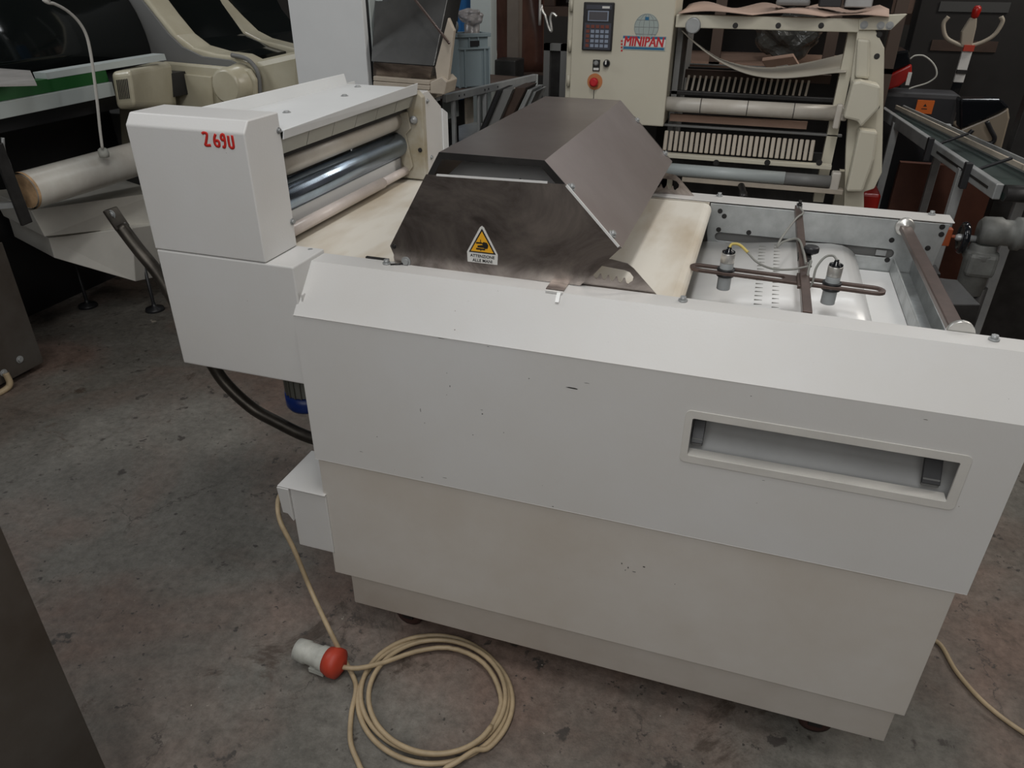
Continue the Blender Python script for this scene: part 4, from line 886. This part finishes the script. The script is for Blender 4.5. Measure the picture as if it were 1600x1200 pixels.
p = at(932, 98.5, y=KY); b = nb(); lathe(b, V(p.x, KY-.006, p.z), (0, -1, 0), [(0, .009), (.004, .009), (.004, .005), (.006, .005)], 20); mk('round_button', b, 'alu', s1)
p = at(948, 99, y=KY); b = nb(); lathe(b, V(p.x, KY, p.z), (0, -1, 0), [(0, .013), (.006, .012), (.016, .010)], 20); s2 = mk('selector_knob', b, 'blackgloss', KC)
b = nb(); box(b, (p.x-.002, KY-.022, p.z-.002), (p.x+.003, KY-.014, p.z+.011)); mk('knob_pointer', b, 'stkW', s2)
p = at(929.5, 127.5, y=KY); b = nb(); lathe(b, V(p.x, KY, p.z), (0, -1, 0), [(0, .028), (.002, .028)], 30); s3 = mk('stop_disc', b, mat('orange_stop_disc', (.50, .19, .07), .5), KC)
b = nb(); lathe(b, V(p.x, KY-.002, p.z), (0, -1, 0), [(0, .011), (.012, .011), (.013, .0155), (.022, .0155), (.026, .010)], 26); mk('stop_button', b, 'bgred', s3)
b = nb(); cyl(b, (p.x-.001, KY-.002, p.z-.028), (p.x-.001, KY-.002, p.z-.075), .0012, 6); mk('wire', b, 'dark', s3)
# sign
ma = at(974, 55, y=KY); mb = at(1039, 80, y=KY); sy_ = KY-.0015
b = nb(); box(b, (ma.x, sy_, mb.z), (mb.x, KY, ma.z)); SG = mk('sign_plate', b, 'bglight', KC)
b = nb(); box(b, (ma.x+.001, sy_-.0004, mb.z+.0125), (mb.x-.001, sy_, ma.z-.010)); mk('sign_band', b, 'stkW', SG)
Wd = mb.x-ma.x
for lo, hi in ((0, .38), (.66, .99)):
    b = nb(); prism(b, [(ma.x+Wd*lo, sy_-.0004, ma.z-.002), (ma.x+Wd*hi, sy_-.0004, ma.z-.002), (ma.x+Wd*(hi+(.03 if lo == 0 else 0)), sy_-.0004, ma.z-.009), (ma.x+Wd*(lo-(.03 if lo else 0)), sy_-.0004, ma.z-.009)], (0, .0004, 0)); mk('blue_stripe', b, 'bgblue', SG)
b = nb(); box(b, (ma.x+.004, sy_-.0006, mb.z+.003), (mb.x-.004, sy_, mb.z+.010)); mk('blue_stripe', b, 'bgblue', SG)
for k in range(3): text('MINIPAN', .046, (ma.x+.0045+.0013*k, sy_-.0010-.0001*k, mb.z+.0130), (1, 0, 0), (0, 0, 1), 'bgred', SG, width=Wd-.0125, shear=.12, hgt=.031)
gp = at(1010, 42.5, y=KY); b = nb(); lathe(b, V(gp.x, KY, gp.z), (0, -1, 0), [(0, .043), (.0008, .043)], 32); GL = mk('globe_emblem', b, 'bglight', KC)
b = nb()
for rx in (.041, .026, .010): tube(b, [V(gp.x+rx*math.cos(t), KY-.001, gp.z+.041*math.sin(t)) for t in [k*math.pi/16 for k in range(32)]], .0006, 4, True)
for dz in (-.022, 0, .022):
    hw = math.sqrt(.041**2-dz*dz); tube(b, [V(gp.x-hw, KY-.001, gp.z+dz), V(gp.x+hw, KY-.001, gp.z+dz)], .0008, 4)
mk('globe_lines', b, 'bgblue' if 0 else 'alu', GL)
b = nb(); box(b, (gp.x-.006, KY-.0018, gp.z+.022), (gp.x+.006, KY-.0008, gp.z+.032)); mk('globe_mark', b, 'bgblue', GL)
# row of small marks down the left of the sign
for k in range(4):
    q = at(971.5, 64+k*5, y=KY); b = nb(); box(b, (q.x-.003, KY-.001, q.z-.003), (q.x+.003, KY, q.z+.003)); mk('side_letter', b, 'bgred', SG)

# ------------------------------------------------------------------ cream slatted machine
SY = 1.72
SM = thing('slatted_moulder', (1.0, 1.95, 0), 'cream slatted machine with rollers and comb slats behind the conveyor bed', 'machine')
def sb(u0, v0, u1, v1, y, th, m, name, bevel=.002, parent=SM, tilt=0):
    """bar across x at depth y between two pixels of its front face"""
    a_ = at(u0, v0, y=y); c_ = at(u1, v1, y=y); b = nb(); box(b, (a_.x, y, c_.z), (c_.x, y+th, a_.z)); return mk(name, b, m, parent, bevel=bevel)
# top beam
za = at(1200, 26, y=SY).z; zb_ = at(1200, 47, y=SY).z; xa = .484; xb = at(1345, 40, y=SY).x
b = nb(); box(b, (xa, SY, zb_), (xb, SY+.05, za)); TBm = mk('top_beam', b, 'cream', SM, bevel=.003)
for u in (1149, 1216, 1283): p = at(u, 40, y=SY); bolt((p.x, SY, p.z), (0, -1, 0), .006, .004, 'dark', TBm)
p = at(1083, 40, y=SY); b = nb(); lathe(b, V(p.x, SY, p.z), (0, -1, 0), [(0, .026), (.004, .026), (.006, .022)], 24); mk('end_cap', b, 'alu', TBm)
b = nb(); pl = [at(u, v, y=SY-.01) for u, v in ((1342, 30), (1372, 24), (1418, 22), (1392, 47), (1342, 47))]; prism(b, pl, (0, .03, 0)); mk('beam_end_plate', b, 'cream', SM, bevel=.002)
for u, v in ((1350, 39), (1376, 40), (1390, 40)): p = at(u, v, y=SY-.01); bolt(p, (0, -1, 0), .008, .006, 'alu', SM)
# right end frame
fr = [at(u, v, y=SY) for u, v in ((1340, 47), (1368, 47), (1382, 75), (1380, 180), (1378, 270), (1366, 295), (1350, 300), (1350, 340), (1318, 340), (1322, 230), (1330, 120))]
b = nb(); prism(b, fr, (0, .03, 0)); EF = mk('end_frame', b, 'cream', SM, bevel=.003)
for pl, dep in (([(1333, 128), (1346, 126), (1376, 134), (1374, 170), (1345, 200), (1340, 190), (1318, 185)], .08), ([(1343, 202), (1372, 206), (1366, 250), (1348, 300), (1322, 300)], .06), ([(1340, 60), (1360, 62), (1358, 124), (1336, 122)], .03)):
    b = nb(); pts = [at(u, v, y=SY-dep) for u, v in pl]; prism(b, pts, (0, dep, 0)); mk('end_casing', b, 'cream', EF, bevel=.008)
b = nb(); bx0 = at(1326, 48, y=SY+.06); box(b, (bx0.x, SY+.05, .72), (bx0.x+.035, SY+.09, zb_)); mk('end_frame_back', b, 'cream', SM)
for u, v in ((1370, 88), (1370, 167), (1374, 54)): p = at(u, v, y=SY); bolt((p.x, SY, p.z), (0, -1, 0), .006, .004, 'dark', EF)
lx = at(1335, 300, y=SY).x
for x, y in ((lx, SY+.01), (lx, SY+.4), (xa+.02, SY+.10), (xa+.02, SY+.45)):
    b = nb(); box(b, (x-.02, y, 0), (x+.02, y+.04, .76)); mk('leg', b, 'cream', SM)
b = nb(); ls = at(1040, 330, y=SY+.05); box(b, (xa, SY+.1, .70), (xa+.02, SY+.5, zb_)); mk('left_end_plate', b, 'greyside', SM)
# rollers
def xroll(v_top, v_bot, u, y, m, name, u0=1036, u1=1305, parent=SM, seg=28):
    t_ = at(u, v_top, y=y); d_ = at(u, v_bot, y=y); r = (t_.z-d_.z)/2*.93; zc = (t_.z+d_.z)/2
    xa_ = at(u0, (v_top+v_bot)/2, y=y).x; xb_ = at(u1, (v_top+v_bot)/2, y=y).x
    b = nb(); cyl(b, (xa_, y, zc), (xb_, y, zc), r, seg); return mk(name, b, m, parent), xa_, xb_, zc, r
o_, a1_, b1_, zc, r_ = xroll(158, 184, 1200, SY+.02, 'cream_roller', 'upper_drum')
for u in (1094, 1167, 1240):
    x = at(u, 170, y=SY+.02).x; b = nb(); cyl(b, (x, SY+.02, zc), (x+.0025, SY+.02, zc), r_+.0012, 28); mk('drum_joint', b, 'dark', o_)
b = nb(); box(b, (b1_, SY-.01, zc-.02), (b1_+.04, SY+.03, zc+.025)); box(b, (b1_+.0, SY-.025, zc-.045), (b1_+.02, SY, zc+.035)); mk('bearing_block', b, 'cream_roller', SM, bevel=.005)
o_, a1_, b1_, zc, r_ = xroll(262, 283, 1150, SY-.02, mat('pale_blue_white_roller', (.42, .46, .46), .4, var=.1), 'lower_roller', 1036, 1227)
x1_ = at(1300, 272, y=SY-.02).x; b = nb(); cyl(b, (b1_-.005, SY-.02, zc), (x1_, SY-.02, zc), r_-.001, 24); mk('roller_core', b, 'greyside', o_)
b = nb(); box(b, (x1_, SY-.03, zc-.03), (x1_+.03, SY+.01, zc+.035)); mk('bearing_block', b, 'cream_roller', SM, bevel=.005)
# rails
sb(1036, 197, 1316, 211, SY+.05, .02, 'greyside', 'dark_rail'); sb(1046, 189, 1262, 191, SY+.06, .02, 'card', 'thin_rail', .0)
sb(1034, 246, 1300, 259, SY-.005, .03, 'cream', 'front_rail'); sb(1065, 284, 1318, 297, SY-.03, .03, 'slat', 'lower_rail'); sb(1036, 147, 1310, 154, SY+.1, .02, 'dark', 'back_rail')
for u in (1119, 1199, 1280): p = at(u, 254, y=SY-.005); bolt((p.x, SY-.005, p.z), (0, -1, 0), .007, .005, 'dark', SM)
p = at(1158, 290, y=SY-.03); b = nb(); lathe(b, p, (.25, -1, -.35), [(0, .012), (.05, .013), (.055, .016), (.085, .014)], 16); mk('lever_knob', b, 'dark', SM)
# comb slats: lower row (tilted) and upper row
c0 = at(1042, 204, y=SY+.05); c1_ = at(1274, 204, y=SY+.05); zlo = at(1150, 244, y=SY+.02).z
first = None
for k in range(28):
    x = c0.x+(c1_.x-c0.x)*k/27; top_ = V(x, SY+.050, c0.z); bot_ = V(x+.001, SY+.03, zlo)
    if first is None:
        b = nb(); bar(b, bot_, top_, .0140, .012, (0, 1, 0)); first = mk('slat', b, 'slat', SM, origin=bot_, bevel=.003)
    else: copy_part(first, SM, bot_)
u0_ = at(1046, 130, y=SY+.30); u1_ = at(1262, 130, y=SY+.30); first = None
for k in range(24):
    x = u0_.x+(u1_.x-u0_.x)*k/23; bot_ = V(x, SY+.30, at(1150, 146, y=SY+.30).z); 
    if first is None:
        b = nb(); bar(b, bot_, bot_+V(.004, .02, .055), .008, .008, (0, 1, 0)); first = mk('upper_slat', b, 'slat', SM, origin=bot_)
    else: copy_part(first, SM, bot_)
b = nb(); box(b, (u0_.x-.06, SY+.33, u0_.z+.02), (u1_.x+.08, SY+.35, u0_.z+.05)); mk('upper_slat_rail', b, 'darkwood', SM)
b = nb(); box(b, (xa, SY+.42, .30), (xb, SY+.44, 1.12)); mk('back_panel', b, 'wallm', SM)
b = nb(); box(b, (xa, SY+.12, .60), (xb, SY+.14, zlo+.01)); mk('inner_panel', b, 'dark', SM)
# curved paper sheet hanging in the machine
b = nb(); cp_ = [(1066, 47), (1085, 65), (1110, 85), (1140, 103), (1175, 116), (1215, 121), (1260, 118), (1300, 113), (1322, 112)]
A_ = smooth_path([at(u, v, y=SY+.03) for u, v in cp_], 4); B_ = [p+V(.26*(p.x-CAM.x)/2.88, .26, -.018+.085*max(0, i/len(A_)-.30)) for i, p in enumerate(A_)]
va = [b.verts.new(p) for p in A_]; vb = [b.verts.new(p) for p in B_]
for i in range(len(va)-1): f = b.faces.new((va[i], va[i+1], vb[i+1], vb[i])); f.smooth = True
o = mk('sagging_sheet', b, 'paper', SM); s_ = o.modifiers.new('t', 'SOLIDIFY'); s_.thickness = .004
# cardboard on top of beam
b = nb(); n = 40; edge_ = []
for i in range(n+1):
    t = i/n; u = 1060+ t*330; v = 21+4*math.sin(t*7)+ (5 if .3 < t < .62 else 0) - t*3
    p = at(u, v, y=SY-.02); edge_.append(V(p.x, SY-.03+.02*math.sin(t*19), za+.006+.010*abs(math.sin(t*9))))
va = [b.verts.new(p) for p in edge_]; vm = [b.verts.new(V(p.x+.01, SY+.10, za+.016+.01*math.sin(i*.35))) for i, p in enumerate(edge_)]; vb = [b.verts.new(V(p.x, SY+.30, za+.022+.01*math.sin(i*.5))) for i, p in enumerate(edge_)]
for r0, r1_ in ((va, vm), (vm, vb)):
    for i in range(n): f = b.faces.new((r0[i], r0[i+1], r1_[i+1], r1_[i])); f.smooth = True
o = mk('cardboard_sheet', b, mat('pale_pink_brown_cardboard', (.46, .33, .265), .7, var=.1), None, 'wavy pale brown cardboard sheet lying on the cream top beam', 'cardboard'); s_ = o.modifiers.new('t', 'SOLIDIFY'); s_.thickness = .003
# things on the cardboard
q = at(1240, 12, y=SY+.12); b = nb(); box(b, (q.x-.06, SY+.08, za+.03), (q.x+.05, SY+.2, za+.05)); mk('grey_bundle', b, 'greyside', None, 'dark grey flat bundle lying on the cardboard sheet', 'bundle', bevel=.008)
q = at(1297, 5, y=SY+.12); bbx = thing('switch_box', (q.x, SY+.14, za+.028), 'black switch box with round grey knob on the cardboard sheet', 'box')
b = nb(); box(b, (q.x-.035, SY+.10, za+.028), (q.x+.035, SY+.18, za+.13)); mk('box_body', b, 'black', bbx, bevel=.003)
b = nb(); lathe(b, (q.x, SY+.10, za+.065), (0, -1, 0), [(0, .008), (.006, .008)], 14); mk('knob', b, 'alu', bbx)
b = nb(); box(b, (q.x+.045, SY+.10, za+.028), (q.x+.13, SY+.18, za+.12)); mk('alloy_block', b, 'alu', None, 'grey alloy block beside the black switch box', 'block', bevel=.004)
# brown board shelf behind the machine with cardboard box
SHY = 2.45
SHF = thing('storage_shelf', (1.0, 2.7, 0), 'brown wooden storage shelf seen through the cream slatted machine', 'shelf')
zs = at(1200, 100, y=SHY).z
b = nb(); box(b, (.35, SHY, zs-.02), (1.3, SHY+.5, zs)); mk('board', b, 'card', SHF)
for x in (.56, 1.02, 1.255):
    b = nb(); box(b, (x, SHY, 0), (x+.045, SHY+.04, 2.0)); mk('upright', b, mat('shelf_timber', (.095, .065, .05), .7) if 'shelf_timber' not in bpy.data.materials else bpy.data.materials['shelf_timber'], SHF)
b = nb(); box(b, (.30, SHY+.5, 0), (1.3, SHY+.52, 2.0)); mk('shelf_back', b, 'wallm', SHF)
b = nb(); box(b, (.35, SHY, zs+.33), (1.3, SHY+.5, zs+.35)); mk('board', b, 'darkwood', SHF)
q = at(1068, 99, y=2.2); q2 = at(1200, 118, y=2.2)
TR_ = thing('metal_tray', ((q.x+q2.x)/2, 2.3, q2.z), 'long pale brown tray with metal rim inside the slatted machine', 'tray')
b = nb(); box(b, (q.x, 2.2, q2.z), (q2.x+.03, 2.205, q.z)); mk('front_side', b, 'card', TR_); b = nb(); box(b, (q.x, 2.2, q2.z), (q2.x+.03, 2.4, q2.z+.004)); mk('tray_floor', b, 'card', TR_); b = nb(); box(b, (q.x, 2.198, q.z-.003), (q2.x+.03, 2.206, q.z+.001)); mk('rim', b, 'alu', TR_)
b = nb(); box(b, (q.x+.01, 2.3, 0), (q.x+.05, 2.34, q2.z)); box(b, (q2.x-.03, 2.3, 0), (q2.x+.01, 2.34, q2.z)); mk('tray_leg', b, 'dark', TR_)
b = nb(); pl = [at(u, v, y=2.15) for u, v in ((1190, 95), (1240, 88), (1252, 108), (1215, 112), (1200, 110))]; prism(b, pl, (0, .12, 0)); CBX = mk('cardboard_box', b, 'card', None, 'brown cardboard flap with a white label above the sagging sheet', 'box', bevel=.002)
b = nb(); pl = [at(u, v, y=2.148) for u, v in ((1212, 104), (1230, 101), (1240, 108), (1220, 110))]; prism(b, pl, (0, .002, 0)); mk('white_label', b, 'stkW', CBX)
b = nb(); bmesh.ops.create_icosphere(b, subdivisions=4, radius=.10); cc = at(1235, 70, y=2.55)
for v_ in b.verts: v_.co = V(v_.co.x*1.3, v_.co.y, v_.co.z*.9)*(1+.5*mn.noise(v_.co*18))+cc
o = mk('plastic_wrap', b, mat('dark_plastic_wrap', (.06, .06, .055), .18, bump=1, bscale=60), None, 'dark crumpled plastic wrap bundle on the shelf behind the slatted machine', 'plastic')
o.location.z = zs+.001

# ------------------------------------------------------------------ right: conveyor
CV = thing('belt_conveyor', (1.45, 2.0, 0), 'narrow steel conveyor with dark belt running back at the right', 'conveyor')
cz = .90
e0 = V(1.511, 1.356, cz); e1 = V(1.337, 2.755, cz); dd = (e1-e0).normalized(); sd = V(dd.y, -dd.x, 0)
e0 = e0-dd*.0
b = nb(); bar(b, e0, e1, .022, .045); CR1 = mk('side_rail', b, 'alu', CV, bevel=.003)
b = nb(); bar(b, e0+V(0, -.001, -.0)+dd*.05-sd*.0117, e0+dd*.55-sd*.0117, .001, .008); mk('rail_groove', b, 'dark', CR1)
b = nb(); bar(b, e0+sd*.20-V(0, 0, .012), e1+sd*.14-V(0, 0, .012), .022, .035); mk('side_rail', b, 'alu', CV, bevel=.003)
b = nb(); prism(b, [e0+sd*.012-dd*.02, e0+sd*.188-dd*.02, e1+sd*.128, e1+sd*.012], (0, 0, -.02)); mk('belt', b, 'teal', CV)
b = nb(); cyl(b, e0+sd*.012-dd*.01, e0+sd*.188-dd*.01, .024, 20); mk('end_roller', b, 'dark', CV)
b = nb(); bar(b, e0+sd*.215-dd*.25+V(0, 0, .018), e1+sd*.085+V(0, 0, .010), .008, .045); mk('guide_rail', b, 'alu', CV, bevel=.001)
b = nb(); bar(b, e0+sd*.175-dd*.20+V(0, 0, .028), e1+sd*.055+V(0, 0, .024), .008, .016); mk('guide_rail', b, 'slat', CV, bevel=.001)
for t in (.22, .62):
    p = e0+dd*t; b = nb(); bar(b, p-sd*.02+V(0, 0, .0), p+sd*.10+V(0, 0, .055), .012, .008); bar(b, p-sd*.018+V(0, 0, -.045), p-sd*.018+V(0, 0, .035), .02, .03, (0, 1, 0)); mk('guide_bracket', b, 'black', CV, bevel=.002)
for t in (.30, 1.15):
    for s in (.0, .2):
        p = e0+dd*t+sd*s; b = nb(); bar(b, p, V(p.x, p.y, 0), .03, .03, (0, 1, 0)); mk('leg', b, 'alu', CV, bevel=.002)
    p = e0+dd*t+V(0, 0, -.45); b = nb(); bar(b, p, p+sd*.2, .025, .025); mk('cross_tie', b, 'alu', CV)
p = e0+dd*.30+V(0, 0, -.62); b = nb(); bar(b, p, p+dd*.85, .025, .025); mk('long_tie', b, 'alu', CV)
# black cabinet behind with plates
BK = thing('black_cabinet', (1.9, 3.7, 0), 'large matt black cabinet behind the pallet truck handle', 'cabinet')
x0_ = at(1440, 0, y=3.65).x
b = nb(); box(b, (x0_, 3.65, 0), (x0_+1.6, 3.84, 1.9)); mk('cabinet_body', b, 'wallm', BK, bevel=.004)
b = nb(); a_ = at(1457, 62, y=3.648); c_ = at(1555, 82, y=3.648); box(b, (a_.x, 3.644, c_.z), (c_.x, 3.65, a_.z)); mk('brown_plate', b, 'darkwood', BK)
b = nb(); a_ = at(1470, 2, y=3.648); c_ = at(1575, 20, y=3.648); box(b, (a_.x, 3.644, c_.z), (c_.x, 3.65, a_.z)); mk('grey_panel', b, mat('dim_grey', (.06, .06, .058), .5), BK)
# pallet truck: handle with loop grip, red lever
PT = thing('pallet_truck', (1.62, 3.15, 0), 'hand pallet truck with beige loop grip, red lever and white label on the shaft', 'pallet truck')
py = 3.20
def pp(u, v, y=py): return at(u, v, y=y)
gm = mat('beige_grip', (.33, .29, .23), .5)
b = nb(); tube(b, smooth_path([pp(1482, 26), pp(1474, 38), pp(1478, 58), pp(1494, 68), pp(1508, 72), pp(1530, 68), pp(1553, 55), pp(1566, 35), pp(1564, 26)], 6), .0095, 10); mk('loop_grip', b, gm, PT)
b = nb(); pl = [pp(1517, 28, py-.01), pp(1527, 28, py-.01), pp(1526, 42, py-.01), pp(1519, 72, py-.01), pp(1501, 72, py-.01), pp(1503, 50, py-.01)]; prism(b, pl, (0, .035, 0)); mk('handle_head', b, gm, PT, bevel=.005)
b = nb(); c_ = pp(1525, 18); lathe(b, c_+V(0, 0, -.03), (0.05, 0, 1), [(0, .010), (.01, .016), (.035, .019), (.048, .016), (.055, .008)], 20); mk('red_lever', b, 'red', PT)
sh0 = pp(1514, 70); sh1 = pp(1497, 128); dirn = (sh1-sh0); 
b = nb(); bar(b, sh0, sh1, .042, .02, (0, 1, 0)); mk('label_shaft', b, 'stkW', PT, label='white warning label on the shaft')
b = nb(); bar(b, sh0+V(.0, -.012, 0), sh0+dirn*.16+V(0, -.012, 0), .045, .022, (0, 1, 0)); mk('red_band', b, 'plugr', PT)
b = nb(); bar(b, sh0+dirn*.66+V(0, -.012, 0), sh0+dirn*.76+V(0, -.012, 0), .045, .022, (0, 1, 0)); mk('dark_band', b, 'dark', PT)
sh2 = V(sh1.x-.06, py+.02, .25)
b = nb(); bar(b, sh1, sh2, .04, .02, (0, 1, 0)); mk('shaft', b, 'blackgloss', PT, bevel=.003)
b = nb(); cyl(b, (sh2.x-.08, py+.02, .09), (sh2.x+.08, py+.02, .09), .09, 24); mk('steer_wheel', b, 'black', PT)
b = nb(); box(b, (sh2.x-.26, py+.08, .05), (sh2.x-.10, py+.38, .11)); mk('fork', b, 'red', PT); b = nb(); box(b, (sh2.x+.10, py+.08, .05), (sh2.x+.26, py+.38, .11)); mk('fork', b, 'red', PT)
b = nb(); box(b, (sh2.x-.26, py+.0, .05), (sh2.x+.26, py+.10, .30)); mk('truck_body', b, 'red', PT, bevel=.02)
# red and black stacker body next to the slatted machine
RB = thing('red_floor_machine', (1.38, 2.95, 0), 'red and black floor machine with orange warning sticker and white cable', 'machine')
b = nb(); pl = [at(u, v, y=2.85) for u, v in ((1375, 125), (1425, 100), (1425, 120), (1405, 135), (1375, 145))]; prism(b, pl, (0, .2, 0)); mk('red_shroud', b, 'red', RB, bevel=.008)
b = nb(); pl = [at(u, v, y=2.87) for u, v in ((1375, 85), (1420, 78), (1424, 102), (1372, 122))]; prism(b, pl, (0, .2, 0)); mk('black_top', b, 'blackgloss', RB, bevel=.01)
b = nb(); c_ = at(1388, 88, y=2.85); lathe(b, c_+V(0, 0, -.02), (0, 0, 1), [(0, .014), (.04, .017), (.055, .01)], 16); mk('red_knob', b, 'red', RB)
b = nb(); x0_ = at(1370, 145, y=2.90).x; box(b, (x0_, 2.90, .02), (x0_+.36, 3.08, .97)); mk('dark_body', b, mat('dark_slate_body', (.018, .018, .021), .6), RB, bevel=.02)
b = nb(); a_ = at(1434, 156, y=2.898); c_ = at(1455, 178, y=2.898); box(b, (a_.x, 2.893, c_.z), (c_.x, 2.90, a_.z)); OS = mk('orange_sticker', b, 'orange', RB, label='orange square warning sticker')
mx_, mz_ = (a_.x+c_.x)/2, (a_.z+c_.z)/2
b = nb(); prism(b, [(mx_-.008, 2.8925, mz_+.002), (mx_+.008, 2.8925, mz_+.002), (mx_, 2.8925, mz_+.015)], (0, .0006, 0)); box(b, (mx_-.012, 2.8925, mz_-.010), (mx_+.012, 2.893, mz_-.006)); mk('sticker_symbol', b, 'stkK', OS)
b = nb(); tube(b, smooth_path([at(u, v, y=2.83) for u, v in ((1422, 92), (1430, 87), (1445, 88), (1460, 102), (1463, 118), (1450, 129), (1428, 136), (1420, 139))], 6), .0035, 8); mk('white_cable', b, 'plugw', RB)
b = nb(); box(b, (at(1420, 110, y=2.83).x, 2.825, at(1420, 133, y=2.83).z), (at(1426, 110, y=2.83).x, 2.835, at(1420, 113, y=2.83).z)); mk('cable_tag', b, 'stkW', RB)
# cream bin with dark hook in front of black cabinet
BN = thing('cream_bin', (1.9, 2.75, 0), 'cream bin with a dark open hook at the right under the black cabinet', 'bin')
b = nb(); pl = [at(u, v, y=2.75) for u, v in ((1500, 203), (1560, 178), (1576, 168), (1578, 185), (1562, 245), (1500, 240))]; prism(b, pl, (0, .2, 0)); mk('bin_shell', b, mat('dim_cream', (.30, .25, .19), .35), BN, bevel=.008)
x0_ = at(1512, 200, y=2.8).x; x1_ = at(1560, 200, y=2.8).x; b = nb(); box(b, (x0_, 2.77, 0), (x1_, 2.92, at(1500, 238, y=2.75).z)); mk('bin_base', b, 'dark', BN)
b = nb(); tube(b, smooth_path([at(u, v, y=2.71) for u, v in ((1542, 190), (1548, 203), (1554, 216), (1548, 224), (1530, 222), (1514, 212), (1520, 203))], 6), .0095, 8); mk('dark_hook', b, 'black', BN)
b = nb(); pl = [at(u, v, y=2.74) for u, v in ((1500, 155), (1565, 155), (1578, 168), (1545, 185), (1500, 203))]; prism(b, pl, (0, .1, 0)); mk('dark_hood', b, 'blackgloss', BN, bevel=.01)
# dark perforated rack at the right border
b = nb(); x0_ = at(1590, 200, y=2.0).x; box(b, (x0_, 2.0, 0), (x0_+.5, 2.06, 1.5)); mk('dark_rack', b, 'dark', None, 'dark perforated steel upright at the right edge', 'rack', bevel=.003)
# red crate under the conveyor
b = nb(); a_ = at(1343, 302, y=2.12); c_ = at(1398, 326, y=2.12); box(b, (a_.x, 2.12, 0), (c_.x-.06, 2.3, a_.z)); mk('red_crate', b, 'red', None, 'red box low behind the cream end frame', 'box', bevel=.01)
b = nb(); a_ = at(1405, 250, y=2.75); box(b, (a_.x, 2.70, 0), (a_.x+.55, 2.74, a_.z)); mk('brown_board', b, 'redbrown', None, 'red brown board standing behind the conveyor legs', 'board')

# clutter of the far background: cardboard cartons and shelving above
BS = thing('pallet_shelving', (.6, 4.2, 0), 'dark pallet shelving far behind above the machines', 'shelving')
for x in (-1.4, -.2, 1.0, 2.3):
    b = nb(); box(b, (x, 3.9, 0), (x+.07, 3.97, 2.4)); mk('upright', b, 'greyside', BS)
for z in (.9, 1.25, 1.7):
    b = nb(); box(b, (-1.4, 3.88, z-.05), (2.37, 4.6, z)); mk('shelf_beam', b, 'darkwood', BS)
rr = random.Random(7); x = -1.3; k = 0
labs = ['farthest left brown carton on the far shelving', 'brown carton on the far shelving behind the hopper', 'brown carton on the far shelving behind the crate', 'brown carton on the far shelving left of the control cabinet', 'brown carton on the far shelving behind the control cabinet', 'brown carton on the far shelving above the cream slatted machine', 'brown carton on the far shelving above the beam end', 'farthest right brown carton on the far shelving']
while x < 2.0 and k < 8:
    wd = rr.uniform(.28, .42); hh = rr.uniform(.18, .30)
    b = nb(); box(b, (x, 3.99, 1.25), (x+wd, 4.3, 1.25+hh)); cbo = mk('carton', b, ['card', 'darkwood', 'redbrown'][k % 3], None, labs[k], 'box', 'cartons on the far shelving', bevel=.003)
    b = nb(); box(b, (x+wd*.45, 3.988, 1.25), (x+wd*.55, 3.99, 1.25+hh)); mk('tape_strip', b, 'slat', cbo)
    x += wd+rr.uniform(.06, .16); k += 1
